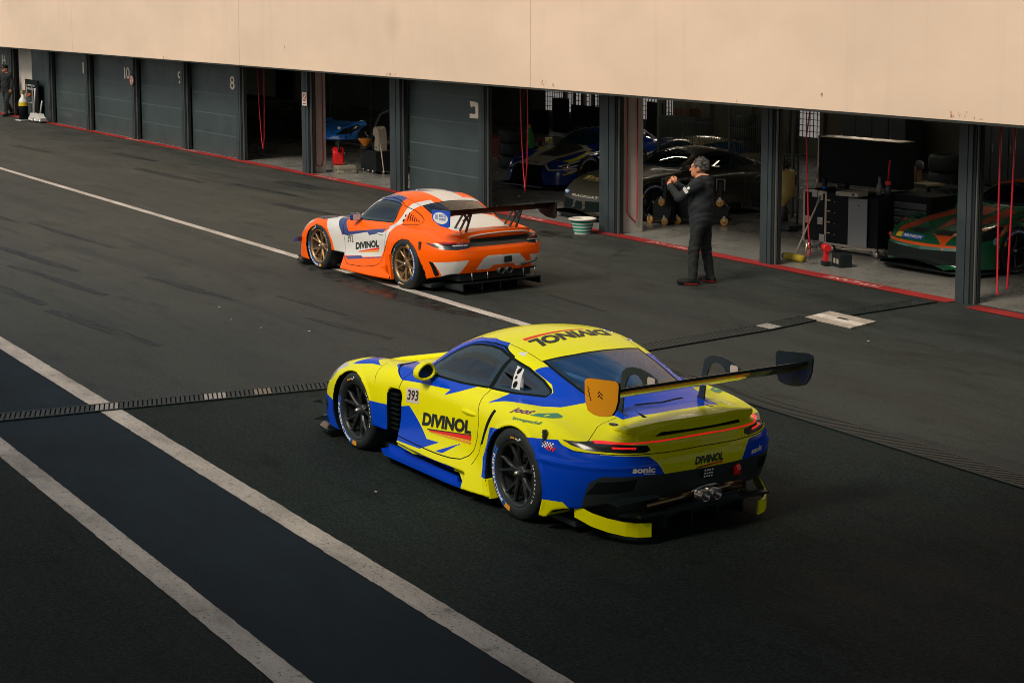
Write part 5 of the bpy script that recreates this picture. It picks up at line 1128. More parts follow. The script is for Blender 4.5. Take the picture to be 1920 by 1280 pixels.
# loose blue bumper standing in the far bay
def fbump(x,y,z):
    y=np.abs(y); f=lower(x,y,z); f=smax(f,x-.02,.02); f=smax(f,.33-z,.02); f=smax(f,-smax(f+.03,-5+0*x,.01),.01); return smax(f,-arch(x,y,z,.02,.30,.36),.01)
mat('sky_blue_paint',(.012,.14,.50),.3,coat=.8)
rb=empty('spare_bumper',(-40.7,19.3,.15),R(98),'blue spare front bumper with its headlight standing behind the jerry can','car part')
sh=Shell(fbump,(-1.1,-1.1,.28),(.1,1.1,.9),.026); hl=lambda V:np.abs(V[:,1])>.45
sh.poly('side',[(-.78,.47),(-.60,.60),(-.25,.70),(-.14,.66),(-.35,.55),(-.6,.47)],'headlight','lens_black',hl); sh.build(rb,'sky_blue_paint')
for yy in (-.62,.62):
    X=onshell(fbump,'front',[(yy,.60)],.01)[0]; b=MB(); b.ball(X,.045,8); b.build('lamp','lamp_clear',rb)
decal_text('bumper_lettering',fbump,'front','RACING',(.30,.42),(-.30,.42),(.30,.50),'print_white',rb,.03,.006)
mat('print_white2',(.30,.27,.22),.6)
mat('tank_yellow2',(.22,.19,.12),.6)
mat('print_grey',(.35,.35,.34),.6)
# ---------------------------------------------------------------- smaller things
mat('red_hose',(.48,.012,.03),.4); mat('brass',(.60,.44,.22),.35,metal=.7); mat('bucket_green',(.012,.26,.20),.4); mat('bucket_white',(.62,.57,.50),.45); mat('jerry_red',(.62,.008,.008),.35,coat=.3); mat('alu_case',(.42,.38,.30),.4,metal=.5,noise=.2,nscale=8)
mat('black_plastic',(.007,.011,.011),.6,spec=.3); mat('cream_plastic',(.46,.40,.29),.5); mat('funnel_orange',(.62,.20,.015),.45); mat('pole_pale',(.55,.42,.36),.45); mat('case_black',(.003,.006,.006),.7,spec=.15); mat('alu_edge',(.40,.34,.29),.35,metal=.6)
mat('panel_grey',(.17,.175,.18),.5); mat('drawer_grey',(.05,.06,.065),.4,metal=.3); mat('tank_yellow',(.42,.31,.10),.5); mat('cardboard',(.15,.075,.03),.8); mat('wheel_amber',(.60,.30,.05),.4); mat('tool_red',(.55,.012,.015),.4); mat('brush_yellow',(.30,.22,.01),.8)
mat('sign_white',(.72,.66,.60),.5); mat('sign_red',(.55,.06,.05),.5); mat('cyl_yellow',(.62,.44,.01),.4); mat('trolley_white',(.55,.54,.52),.4); mat('oxide_red',(.12,.02,.015),.6); mat('glove_green',(.02,.25,.04),.5)
def hose(pts,label,r=.011,tip=True):
    o=Vector((pts[0][0],pts[0][1],0)); root=empty('air_hose',o,0,label,'hose','red air hoses hanging in the garages')
    P=[Vector(p)-o for p in pts]
    b=MB(); b.tube(P,r,6); b.build('hose','red_hose',root)
    if tip: b=MB(); b.tube([P[-1],P[-1]+Vector((.0,0,-.01)),P[-1]+Vector((.03,0,.16))],.016,6); b.build('coupling','brass',root)
    return root
hose([(-40.75,16.9,2.7),(-40.62,16.9,1.3),(-40.50,16.9,.5),(-40.42,16.9,.28),(-40.34,16.9,.55),(-40.30,16.9,1.4),(-40.28,16.9,2.7)],'red hose loop hanging at the mouth of the empty dark bay')
hose([(-28.22,16.95,2.7),(-28.16,16.95,1.5),(-28.08,16.95,.7),(-28.02,16.95,.33),(-27.95,16.95,.9),(-27.93,16.95,1.7),(-27.96,16.95,2.7)],'red hose loop hanging in front of the dark blue racer')
hose([(-24.26,16.68,2.7),(-24.26,16.68,.36),(-24.26,16.74,.28),(-24.26,16.85,.18),(-24.26,16.88,.24),(-24.26,16.88,2.7)],'red hose loop fixed to the pale column behind the bucket',tip=False)
hose([(-36.81,16.68,2.7),(-36.81,16.68,.22),(-36.81,16.73,.15),(-36.81,16.82,.15),(-36.81,16.86,.3),(-36.81,16.86,2.7)],'red hose loop fixed to the pale column beside the jerry can',tip=False)
hose([(-19.80,16.9,2.7),(-19.95,16.9,1.9),(-19.90,16.9,1.2),(-19.86,16.9,.5),(-19.80,16.9,.16),(-19.92,16.9,.16)],'red hose hanging beside the yellow tank')
hose([(-15.70,16.45,2.7),(-15.70,16.45,1.4),(-15.68,16.45,.22),(-15.64,16.45,.19)],'left straight red hose in front of the green racer',.013,False)
hose([(-15.46,16.45,2.7),(-15.48,16.45,1.4),(-15.51,16.45,.30),(-15.52,16.45,.28)],'right straight red hose in front of the green racer',.013,False)
# bucket
bk=empty('bucket',(-24.62,16.02,0),0,'white bucket with green stripes on the red line beside the dark post','bucket')
b=MB(); rr=lambda z:.135+.075*z/.26
b.mat(0).lathe([(0,.004),(rr(0),.0),(rr(0),.03)],n=28)
zs=[.0,.03,.062,.085,.117,.140,.172,.195,.235]
for i,(z0,z1) in enumerate(zip(zs,zs[1:])): b.mat(1 if i%2 else 0).lathe([(rr(z0),z0),(rr(z1),z1)],n=28)
b.mat(0).lathe([(rr(.235),.235),(rr(.26)+.025,.24),(rr(.26)+.028,.262),(rr(.26),.268),(rr(.26)-.012,.255),(rr(.03)-.012,.03),(0,.03)],n=28); b.build('bucket_body',['bucket_white','bucket_green'],bk)
b=MB(); b.tube([(.21*math.cos(a/12*math.pi),.21*math.sin(a/12*math.pi)*.35-.01,.25+.02*math.sin(a/12*math.pi)) for a in range(13)],.004,5); b.build('handle','bucket_white',bk)
# jerry can on a metal case
cs=empty('flight_case',(-36.62,17.28,0),R(-12),'low silver equipment case under the red jerry can','case')
b=MB(); b.rng((-.36,-.22,.01),(.36,.22,.17),0,.012); b.mat(1).rng((-.37,-.23,.105),(.37,.23,.118)); b.build('case_body',['alu_case','alu_edge'],cs)
for x in (-.2,.05,.24): b=MB(); b.rng((x-.04,-.245,.075),(x+.04,-.228,.135),0,.004); b.build('latch','alu_edge',cs)
b=MB(); b.tube([(.37,-.08,.08),(.40,-.08,.06),(.40,.08,.06),(.37,.08,.08)],.008,5); b.build('handle','black_plastic',cs)
jc=empty('jerry_can',(-36.74,17.20,.175),R(-20),'bright red plastic fuel can standing on the silver case','fuel can')
def fjerry(x,y,z):
    f=rbox(x,y,z-.02*0,(0,0,.27),(.17-.012*np.cos(z*12),.13,.27),.05); f=smax(f,(z-.30)*.9+np.abs(x-.02)*.55-.10,.05); return f
sh=Shell(fjerry,(-.25,-.2,-.05),(.25,.2,.6),.014); sh.build(jc,'jerry_red')
b=MB(); b.lathe([(0,.40),(.06,.40),(.06,.50),(.045,.52),(0,.52)],n=14); b.tube([(0,0,.50),(.08,0,.54),(.17,0,.44),(.24,0,.30)],.028,8); b.build('spout','black_plastic',jc)
bx=empty('storage_box',(-36.20,17.95,0),R(-5),'black wheeled box behind the red jerry can','box')
b=MB(); b.rng((-.42,-.26,.07),(.52,.26,.52),0,.02); b.build('box_body','black_plastic',bx)
for x in (-.3,0,.3): b=MB(); b.lathe([(0,-.02),(.045,-.02),(.045,.02),(0,.02)],(x,-.24,.05),'y',14); b.build('caster','steel',bx)
ct=empty('plastic_container',(-35.98,17.90,.525),R(-8),'cream L-shaped plastic container on the black box','container')
b=MB(); b.prism([(-.10,0),(.20,0),(.20,.16),(.17,.42),(.10,.52),(-.02,.54),(-.20,.48),(-.20,.34),(-.06,.30),(-.10,.16)],'y',-.10,.10); b.rng((-.07,-.112,.03),(.19,-.098,.15),0,.004); b.build('container_body','cream_plastic',ct)
b=MB(); b.rng((-.0,-.114,.06),(.12,-.112,.085)); b.build('print','print_black',ct)
fn=empty('funnel',(-36.42,17.75,.60),0,'orange funnel above the black box beside the cream container','funnel')
b=MB(); b.lathe([(.03,-.10),(.05,0),(.17,.15),(.18,.17),(.165,.165),(.045,.01)],n=20); b.build('funnel_body','funnel_orange',fn)
b=MB(); b.lathe([(0,-.10),(.14,-.10),(.13,.0),(.05,.0)],n=16); b.build('funnel_neck','black_plastic',fn)
def broom(p,q,label,m='pole_pale',r=.014):
    p,q=Vector(p),Vector(q); root=empty('broom',(q.x,q.y,0),0,label,'broom'); b=MB(); b.tube([p-Vector((q.x,q.y,0)),q-Vector((q.x,q.y,0))],r,8); b.build('handle',m,root); return root
broom((-35.75,17.75,1.02),(-35.30,17.65,.10),'pale pole leaning beside the cream container')
# engine crane tangle in the far bay
eg=empty('engine_hoist',(-36.15,18.05,0),0,'dark wheeled engine hoist with round drum beside the roller door','hoist')
b=MB(); b.lathe([(0,-.2),(.26,-.2),(.28,-.15),(.28,.15),(.26,.2),(0,.2)],(0,0,.42),'y',24); b.build('drum','satin_black',eg)
b=MB(); b.tube([(-.35,-.2,.05),(-.1,-.2,.9),(.3,-.2,1.35),(.7,-.1,1.5)],.03,6); b.tube([(-.35,.2,.05),(.5,.2,.05),(.5,-.2,.05),(-.35,-.2,.05)],.03,6); b.tube([(-.55,-.2,.9),(-.2,-.22,.75),(0,-.2,.5)],.015,6); b.build('frame','post_grey',eg)
for x in (-.35,.1,.5): b=MB(); b.lathe([(0,-.02),(.05,-.02),(.05,.02),(0,.02)],(x,-.24,.05),'y',12); b.build('caster','steel',eg)
# wire screens
def screen(x0,y0,x1,y1,z0,z1,label,pitch=.05,hp=.5,leg=True):
    L_=math.hypot(x1-x0,y1-y0); root=empty('wire_screen',(x0,y0,0),math.atan2(y1-y0,x1-x0),label,'screen')
    b=MB(); b.rng((0,-.02,z0),(L_,.02,z0+.05)); b.rng((0,-.02,z1-.05),(L_,.02,z1)); b.rng((L_-.05,-.025,z0-.04),(L_,.025,z1)); b.rng((0,-.025,z0),(.05,.025,z1)); b.rng((L_*.55-.02,-.02,z0+.05),(L_*.55+.02,.02,z1)); b.build('frame','wire_thin',root)
    b=MB(); n=int(L_/pitch)
    for i in range(1,n): b.rng((i*pitch-.003,-.003,z0),(i*pitch+.003,.003,z1))
    k=int((z1-z0)/hp)
    for i in range(1,k): b.rng((0,-.004,z0+i*hp-.003),(L_,.004,z0+i*hp+.003))
    b.build('wire_mesh','wire_thin',root)
    if leg: b=MB(); b.rng((L_-.35,-.02,0),(L_-.31,.02,z0)); b.rng((.3,-.02,0),(.34,.02,z0)); b.build('foot','brass',root)
screen(-27.9,19.9,-24.05,20.1,.12,2.7,'tall wire mesh screen in front of the olive-roofed racer')
screen(-45.2,20.9,-40.4,20.9,.05,2.7,'wire mesh screen in the bay behind the jerry can',.06,.06,False)
# trolleys with amber castors
for i,(x,y,rz) in enumerate(((-25.05,18.0,10),(-24.72,18.35,25),(-24.45,18.7,40))):
    t=empty('wheel_dolly',(x,y,0),R(rz),['nearest black upright dolly with amber castors by the pale column','middle black upright dolly with amber castors behind the first','farthest black upright dolly with amber castors nearest the standing man'][i],'dolly','upright dollies behind the standing man')
    b=MB(); b.prism([(-.20,.10),(.20,.10),(.24,.30),(.10,.42),(.12,.72),(.06,.74),(.02,.48),(-.12,.46),(-.22,.30)],'y',-.05,.05); b.rng((-.24,-.12,.06),(.24,.12,.12)); b.build('frame','black_plastic',t)
    b=MB(); b.tube([(.02,-.06,.60),(.02,-.06,.80),(.16,-.06,.80),(.16,-.06,.60)],.014,6); b.build('handle','panel_grey',t)
    for x2,z2 in ((-.18,.07),(.18,.07),(.10,.40)):
        w_=MB(); w_.lathe([(0,-.02),(.03,-.02),(.068,-.018),(.072,0),(.068,.018),(.03,.02),(0,.02)],(x2,-.15,z2),'y',18); cw=w_.build('castor','wheel_amber',t)
        w_=MB(); w_.lathe([(0,-.025),(.028,-.025),(.028,.025),(0,.025)],(x2,-.15,z2),'y',12); w_.rng((x2-.02,-.178,z2+.02),(x2+.02,-.172,z2+.10)); w_.build('castor_hub','steel',cw)
# the big tool case
tc_=empty('tool_cabinet',(-20.75,18.35,0),R(6),'large black tool case with raised lid and pale aluminium edges','cabinet')
b=MB(); b.mat(0).rng((-.55,-.30,.16),(.98,.45,.93)); b.mat(1)
for p,q in (((-.56,-.31,.14),(-.52,-.27,.95)),((-.56,.42,.14),(-.52,.46,.95)),((-.10,-.31,.14),(-.06,-.302,.95)),((-.56,-.31,.915),(-.06,-.302,.95)),((-.565,-.31,.915),(-.555,.46,.95)),((-.565,-.31,.14),(-.555,.46,.18)),((-.06,-.315,.13),(.98,-.302,.16))): b.rng(p,q)
b.build('case_body',['case_black','alu_edge'],tc_)
b=MB(); b.mat(0).rng((-.70,.20,1.02),(.96,.52,1.74)); b.mat(1)
for p,q in (((-.715,.16,1.0),(-.69,.20,1.76)),((-.715,.50,1.0),(-.69,.54,1.76)),((-.715,.16,1.0),(-.69,.54,1.04)),((-.715,.16,1.72),(-.69,.54,1.76)),((-.70,.17,1.742),(.96,.52,1.75))): b.rng(p,q)
b.tube([(-.50,-.1,.95),(-.62,.1,1.30)],.008,6); b.build('case_lid',['case_black','alu_edge'],tc_)
for x,y,z in ((-.18,-.315,.86),(-.18,-.315,.48),(-.44,-.315,.48),(-.14,-.315,.22),(-.30,-.315,.90)): b=MB(); b.rng((x-.055,y-.012,z-.055),(x+.055,y+.005,z+.055),0,.006); b.build('case_latch','steel',tc_)
b=MB(); b.rng((-.725,.30,1.28),(-.715,.42,1.46)); b.build('case_latch','steel',tc_)
b=MB(); b.rng((.42,-.345,.16),(.80,-.33,.90),0,.004); pn=b.build('grey_panel','panel_grey',tc_)
b=MB(); b.rng((.60,-.348,.79),(.66,-.346,.80)); b.build('panel_mark','print_black',pn)
for i in range(4): b=MB(); b.rng((-.05,-.312,.30+.17*i),(.015,-.304,.315+.17*i)); b.build('drawer_tab','brass',tc_); b=MB(); b.rng((.10,-.312,.285+.17*i),(.115,-.304,.30+.17*i)); b.build('drawer_stud','steel',tc_)
for x,y in ((-.5,-.25),(-.0,-.25),(.9,-.25),(.9,.4)): b=MB(); b.lathe([(0,-.02),(.06,-.02),(.06,.02),(0,.02)],(x,y,.06),'y',14); b.rng((x-.03,y-.03,.08),(x+.03,y+.03,.15)); b.build('castor','steel',tc_)
dc=empty('drawer_cabinet',(-19.62,18.75,0),R(6),'grey drawer cabinet between the tool case and the green racer','cabinet')
b=MB(); b.rng((-.36,-.20,.10),(.50,.35,.95)); b.rng((-.38,-.22,.95),(.52,.37,.98)); b.build('cabinet_body','case_black',dc)
for i in range(6): b=MB(); b.rng((-.32,-.225,.20+.115*i),(.44,-.20,.295+.115*i),0,.004); d_=b.build('drawer','drawer_grey',dc); b=MB(); b.rng((-.30,-.235,.275+.115*i),(-.05,-.226,.288+.115*i)); b.build('drawer_pull','alu_edge',d_)
def small(name,loc,label,cat,rz=0): return empty(name,loc,rz,label,cat)
q=small('ring_binder',(-20.22,18.05,.935),'pale ring binder lying on the black tool case','binder',R(14)); b=MB(); b.rng((-.20,-.14,0),(.20,.14,.065),0,.006); b.build('cover','print_white2',q); b=MB(); b.lathe([(0,-.004),(.018,-.004),(.018,.002),(0,.002)],(.12,-.145,.032),'y',10); b.build('ring_hole','black_plastic',q)
q=small('spray_bottle',(-20.05,18.45,.935),'small grey bottle beside the red-topped bottle on the tool case','bottle'); b=MB(); b.lathe([(0,0),(.045,0),(.045,.14),(.018,.19),(.022,.28),(0,.28)],n=14); b.build('bottle','panel_grey',q)
q=small('spray_bottle',(-19.86,18.45,.935),'clear bottle with a red trigger on the tool case','bottle'); b=MB(); b.lathe([(0,0),(.045,0),(.045,.12),(.02,.17)],n=14); b.build('bottle','drawer_grey',q); b=MB(); b.rng((-.05,-.02,.17),(.05,.02,.23),0,.008); b.tube([(0,0,.23),(.02,0,.55)],.014,6); b.build('trigger','tool_red',q)
q=small('cordless_tool',(-20.65,18.25,.935),'black cordless tool lying on the tool case','power tool'); b=MB(); b.tube([(-.10,0,.10),(.10,0,.11)],[.04,.05],10); b.tube([(.05,0,.09),(.07,-.02,.0)],.025,8); b.mat(1).rng((-.13,-.02,.07),(-.10,.02,.12)); b.build('tool_body',['black_plastic','steel'],q)
q=small('blue_can',(-21.08,18.25,.945),'small blue and black can on the corner of the tool case','can'); b=MB(); b.mat(0).lathe([(0,0),(.04,0),(.04,.05)],n=12); b.mat(1).lathe([(.04,.05),(.04,.16),(.02,.18),(0,.18)],n=12); b.build('can_body',['sky_blue_paint','black_plastic'],q)
q=small('cardboard_box',(-20.95,19.8,.98),'brown cardboard box on the shelf behind the green racer','box'); b=MB(); b.rng((-.20,-.15,0),(.25,.15,.26),0,.004); b.mat(1).rng((.0,-.152,0),(.01,-.15,.26)); b.build('box_body',['cardboard','black_plastic'],q)
sf=empty('shelf_rack',(-20.6,20.0,0),0,'dark metal shelf rack carrying the cardboard box','shelf')
b=MB()
for z in (.25,.62,.96): b.rng((-.75,-.25,z-.02),(.75,.25,z+.02))
for x in (-.74,-.25,.25,.74): b.rng((x-.02,-.27,0),(x+.02,-.23,1.0)); b.rng((x-.02,.23,0),(x+.02,.27,1.0))
b.build('rack','drawer_grey',sf)
for i in range(5): b=MB(); b.rng((-.65+.27*i,-.22,.27),(-.48+.27*i,.2,.55)); b.build('bin','post_grey',sf)
q=small('folding_stool',(-20.35,19.7,.98),'pale stool seat standing on the shelf rack','stool'); b=MB(); b.rng((-.22,-.2,.02),(.22,.2,.05)); b.build('seat','tank_yellow2',q); b=MB(); b.tube([(-.2,0,.0),(-.2,0,.25)],.012,6); b.ball((-.15,0,.32),.10,8,(1,.3,.8)); b.build('back_pad','panel_grey',q)
# brush and impact driver by the red line
br_=empty('broom',(-20.28,16.98,0),0,'yellow brush with a long metal handle leaning on the tool case','broom')
b=MB(); b.tube([(.0,.0,.06),(-.16,.58,.82)],.013,8); b.build('handle','pole_pale',br_); b=MB(); b.tube([(-.16,.58,.82),(-.18,.65,.93)],.022,8); b.build('grip','panel_grey',br_); b=MB(); b.lathe([(0,-.20),(.055,-.20),(.06,0),(.055,.20),(0,.20)],(.02,0,.06),'x',14); b.build('brush_head','brush_yellow',br_); b=MB(); b.lathe([(0,-.24),(.045,-.24),(.05,-.19),(.05,-.08),(0,-.08)],(.0,0,.06),'x',12); b.build('brush_cap','black_plastic',br_)
im=empty('impact_wrench',(-19.72,17.10,0),R(-20),'red and black cordless impact wrench standing on the garage floor','power tool')
b=MB(); b.tube([(-.02,0,.27),(.12,0,.27)],[.06,.055],12); b.prism([(.0,.06),(.08,.06),(.09,.24),(.02,.24)],'y',-.03,.03); b.build('tool_body','tool_red',im); b=MB(); b.tube([(-.22,0,.28),(-.12,0,.275),(-.02,0,.27)],[.025,.045,.055],12); b.build('tool_nose','black_plastic',im); b=MB(); b.rng((-.03,-.05,.0),(.13,.05,.07),0,.01); b.build('battery','black_plastic',im)
bx2=empty('tool_box',(-19.48,17.22,0),R(-15),'small black battery charger box beside the impact wrench','box'); b=MB(); b.rng((-.12,-.10,0),(.14,.10,.20),0,.015); b.mat(1)
for i in range(2): b.rng((-.06+.1*i,-.104,.06),(-.0+.1*i,-.101,.13))
b.build('box_body',['black_plastic','print_white2'],bx2)
# yellow hopper tank on a stand
tk=empty('hopper_tank',(-23.35,19.3,0),0,'yellow plastic hopper tank on a dark stand behind the post','tank')
b=MB(); b.lathe([(0,1.02),(.17,1.02),(.19,1.0),(.19,.78),(.195,.775),(.195,.60),(.18,.56),(.06,.45),(.05,.38),(0,.38)],n=24); b.build('tank','tank_yellow',tk)
b=MB(); b.tube([(.0,.0,1.02),(.0,.0,1.28),(.45,.1,1.30)],.018,6); b.tube([(.25,.1,.0),(.25,.1,1.3)],.02,6); b.lathe([(0,.12),(.09,.14),(.08,.36),(.05,.40)],n=12); b.rng((-.3,-.2,.03),(.4,.25,.10)); b.build('stand','satin_black',tk)
# dark screen frame in the empty bay, posters and clutter
sc_=empty('wall_screen',(-48.35,21.0,0),0,'dark framed screen hanging in the empty bay','screen'); b=MB(); b.mat(0).rng((-.75,-.03,1.02),(.55,.03,1.95)); b.mat(1)
for p,q in (((-.77,-.035,1.0),(.57,-.028,1.03)),((-.77,-.035,1.0),(-.74,-.028,1.97)),((.54,-.035,1.0),(.57,-.028,1.97)),((-.77,-.035,1.94),(.57,-.028,1.97))): b.rng(p,q)
b.rng((-.6,-.02,1.95),(-.5,.02,2.75)); b.rng((.3,-.02,1.95),(.4,.02,2.75)); b.build('screen_panel',['wall_dark','post_grey'],sc_)
mon=empty('monitor_wall',(-41.0,27.5,0),0,'tall dark monitor stand at the back of the garage','monitor'); b=MB(); b.rng((-1.9,0,.35),(.6,.06,.95)); b.rng((-2.9,0,.1),(-2.1,.06,1.1)); b.rng((-4.2,.0,-.0),(-3.2,.06,.7)); b.rng((1.9,0,.0),(2.6,.06,1.2)); b.rng((-.8,-.1,0),(-.7,.1,.4)); b.build('screen_panel','case_black',mon)
gc=empty('gas_cylinder',(-37.0,22.5,.0),0,'green gas cylinder standing behind the dark blue racer','gas cylinder'); b=MB(); b.lathe([(0,0),(.11,0),(.11,.62),(.06,.75),(.04,.80),(0,.80)],n=16); b.build('cylinder','glove_green',gc); b=MB(); b.rng((-.05,-.03,.8),(.05,.03,.88)); b.build('valve','brass',gc)
tb_=empty('work_table',(-38.4,22.8,0),0,'red-brown workbench behind the dark blue racer','table'); b=MB(); b.rng((-1.6,-.4,.42),(1.0,.4,.47)); b.build('table_top','oxide_red',tb_); b=MB(); b.rng((-1.55,-.38,0),(.95,-.34,.42)); b.build('front_board','oxide_red',tb_)
for x in (-1.5,.9):
    b=MB(); b.rng((x-.03,.3,0),(x+.03,.36,.42)); b.build('leg','satin_black',tb_)
tyr=empty('tyre_stack',(-33.6,26.5,0),0,'dark stack of tyres at the back of the middle bay','tyres')
for i in range(4): b=MB(); b.lathe([(.20,.02),(.22,0),(.32,.01),(.35,.06),(.35,.24),(.32,.29),(.22,.30),(.20,.28)],(0,0,.30*i),'z',28); b.build('tyre','rubber',tyr)
# signs
sg=empty('round_sign',(-48.70,16.40,1.68),0,'round white no-parking style sign with red rim beside door ten','sign'); b=MB(); b.lathe([(0,-.012),(.15,-.012),(.15,0)],axis='y',n=28); b.build('sign_face','sign_white',sg); b=MB(); b.lathe([(.13,-.016),(.15,-.016),(.15,-.010),(.13,-.010)],axis='y',n=28); b.prism([(-.02,-.07),(.02,-.07),(.05,.06),(-.0,.08),(-.05,.03)],'y',-.016,-.013); b.prism([(-.10,.09),(-.085,.10),(.10,-.09),(.085,-.10)],'y',-.018,-.014); b.build('sign_print','sign_red',sg)
sg=empty('notice_sign',(-36.72,16.38,1.70),0,'small white notice with a red ring on the dark post','sign'); b=MB(); b.rng((-.12,-.008,-.15),(.12,.0,.15)); b.build('sign_face','sign_white',sg); b=MB(); b.lathe([(.06,-.012),(.085,-.012),(.085,-.008),(.06,-.008)],(0,0,.03),'y',20); b.prism([(-.05,.08),(-.038,.09),(.05,-.02),(.038,-.03)],'y',-.013,-.009); b.rng((-.08,-.012,-.12),(.08,-.009,-.09)); b.build('sign_print','sign_red',sg)
# far left: banner, cylinder trolley, jacks
bn=empty('banner_board',(-59.0,16.45,0),R(-3),'black display board with an orange mark beside the far doors','sign'); b=MB(); b.rng((-.95,-.03,.02),(.85,.03,1.32),0,.01); b.build('board','case_black',bn)
text_obj('board_lettering','RACE CENTRE',(-.70,-.034,1.10),(.45,-.034,1.10),(-.70,-.034,1.16),'print_grey',bn,.03); text_obj('board_lettering','OPEN DAILY',(-.70,-.034,.98),(.40,-.034,.98),(-.70,-.034,1.05),'print_grey',bn,.05)
b=MB(); b.prism([(-.68,.72),(-.20,.80),(-.16,.88),(-.60,.84)],'y',-.036,-.032); b.build('board_mark','vivid_orange',bn); b=MB(); b.prism([(-.70,.05),(-.12,.05),(-.18,.74),(-.66,.70)],'y',-.034,-.031); b.build('board_picture','post_grey',bn)
ty_=empty('cylinder_trolley',(-58.35,15.95,0),R(10),'gas cylinder with yellow band strapped on a two-wheeled trolley','trolley')
b=MB(); b.lathe([(0,.05),(.15,.05),(.15,.50)],n=18); b.build('cylinder','case_black',ty_); b=MB(); b.lathe([(.152,.50),(.152,.62)],n=18); b.build('cylinder_band','cyl_yellow',ty_); b=MB(); b.lathe([(.15,.62),(.13,.70),(.06,.80),(.05,.90),(0,.90)],n=18); b.build('cylinder_neck','trolley_white',ty_); b=MB(); b.rng((-.07,-.05,.90),(.07,.05,1.02)); b.tube([(-.07,0,.98),(-.16,0,.92),(-.2,0,.78)],.02,6); b.build('regulator','brass',ty_)
b=MB()
for s in (-1,1): b.tube([(s*.16,.22,.05),(s*.20,.24,1.05),(s*.20,.22,1.16),(s*.20,.12,1.20)],.016,6)
b.tube([(-.2,.24,.6),(.2,.24,.6)],.014,6); b.rng((-.2,-.2,.02),(.2,.25,.05)); b.build('trolley_frame','trolley_white',ty_)
for s in (-1,1): b=MB(); b.lathe([(0,-.025),(.05,-.025),(.12,-.02),(.12,.02),(.05,.025),(0,.025)],(s*.27,.2,.12),'x',16); b.build('trolley_wheel','rubber',ty_)
for i,(x,y,L_) in enumerate(((-57.75,16.1,1.15),(-57.2,16.15,.62))):
    j=empty('trolley_jack',(x,y,0),R(8*i-4),['white floor jack with its long handle raised beside the cylinder trolley','shorter white floor jack nearest the row of doors'][i],'jack','white floor jacks by the banner board')
    b=MB(); b.prism([(-.30,.06),(.32,.06),(.34,.16),(.18,.20),(.10,.30),(.02,.30),(-.10,.20),(-.30,.14)],'y',-.10,.10); b.build('jack_body','trolley_white',j); b=MB(); b.tube([(.05,0,.25),(.05+L_*.34,0,.25+L_*.75)],.025,8); b.build('jack_handle','trolley_white',j); b=MB(); b.rng((-.05,-.08,.20),(.08,.08,.26)); b.build('jack_saddle','tool_red',j)
    for xx in (-.22,.22): b=MB(); b.lathe([(0,-.12),(.06,-.12),(.06,.12),(0,.12)],(xx,0,.06),'y',12); b.build('jack_wheel','steel',j)

# more clutter deep in the bays
def rack(x,y,label,w=.9,hh=1.5):
    t=empty('pipe_rack',(x,y,0),0,label,'rack'); b=MB()
    for a in (-w/2,w/2): b.tube([(a,0,0),(a,0,hh)],.018,6); b.tube([(a,.4,0),(a,.4,hh)],.018,6)
    for z in (.3,.8,hh): b.tube([(-w/2,0,z),(w/2,0,z)],.014,6); b.tube([(-w/2,.4,z),(w/2,.4,z)],.014,6); b.tube([(-w/2,0,z),(-w/2,.4,z)],.014,6)
    b.build('rack_frame','alu_edge',t); return t
rack(-17.35,20.6,'pale tube rack behind the red hoses of the near bay',.8,2.2)
def tyres(x,y,n,label):
    t=empty('tyre_stack',(x,y,0),0,label,'tyres')
    for i in range(n): b=MB(); b.lathe([(.20,.02),(.22,0),(.32,.01),(.345,.06),(.345,.24),(.32,.29),(.22,.30),(.20,.28)],(0,0,.30*i),'z',24); b.build('tyre','rubber',t)
tyres(-35.6,21.2,3,'stack of three tyres left of the dark blue racer'); tyres(-22.6,22.4,4,'stack of four tyres behind the yellow hopper tank')
def locker(x,y,w,hh,label,m='post_grey'):
    t=empty('locker',(x,y,0),0,label,'cabinet'); b=MB(); b.rng((-w/2,0,.05),(w/2,.5,hh),0,.01); b.build('locker_body',m,t)
    n=max(2,int(w/.5))
    for i in range(n): b=MB(); b.rng((-w/2+.02+w/n*i,-.015,.1),(-w/2-.02+w/n*(i+1),0,hh-.05),0,.004); d=b.build('locker_door','drawer_grey',t); b=MB(); b.rng((-w/2+.06+w/n*i,-.03,hh*.5),(-w/2+.08+w/n*i,-.016,hh*.62)); b.build('handle','alu_edge',d)
locker(-25.5,27.5,3.0,1.5,'row of grey lockers deep behind the hopper tank'); locker(-30.6,27.9,2.2,1.3,'grey lockers at the back above the tool case'); locker(-36.0,26.2,1.6,1.0,'low grey cabinet behind the dark blue racer')
q=empty('red_bag',(-37.4,27.6,.0),0,'dull red equipment bag on the far wall of the middle bay','bag'); b=MB(); b.rng((-.35,-.2,.62),(.35,.2,1.12),0,.06); b.build('bag_body','oxide_red',q); b=MB(); b.rng((-.5,-.25,0),(.5,.25,.6),0,.01); b.build('bag_stand','satin_black',q)
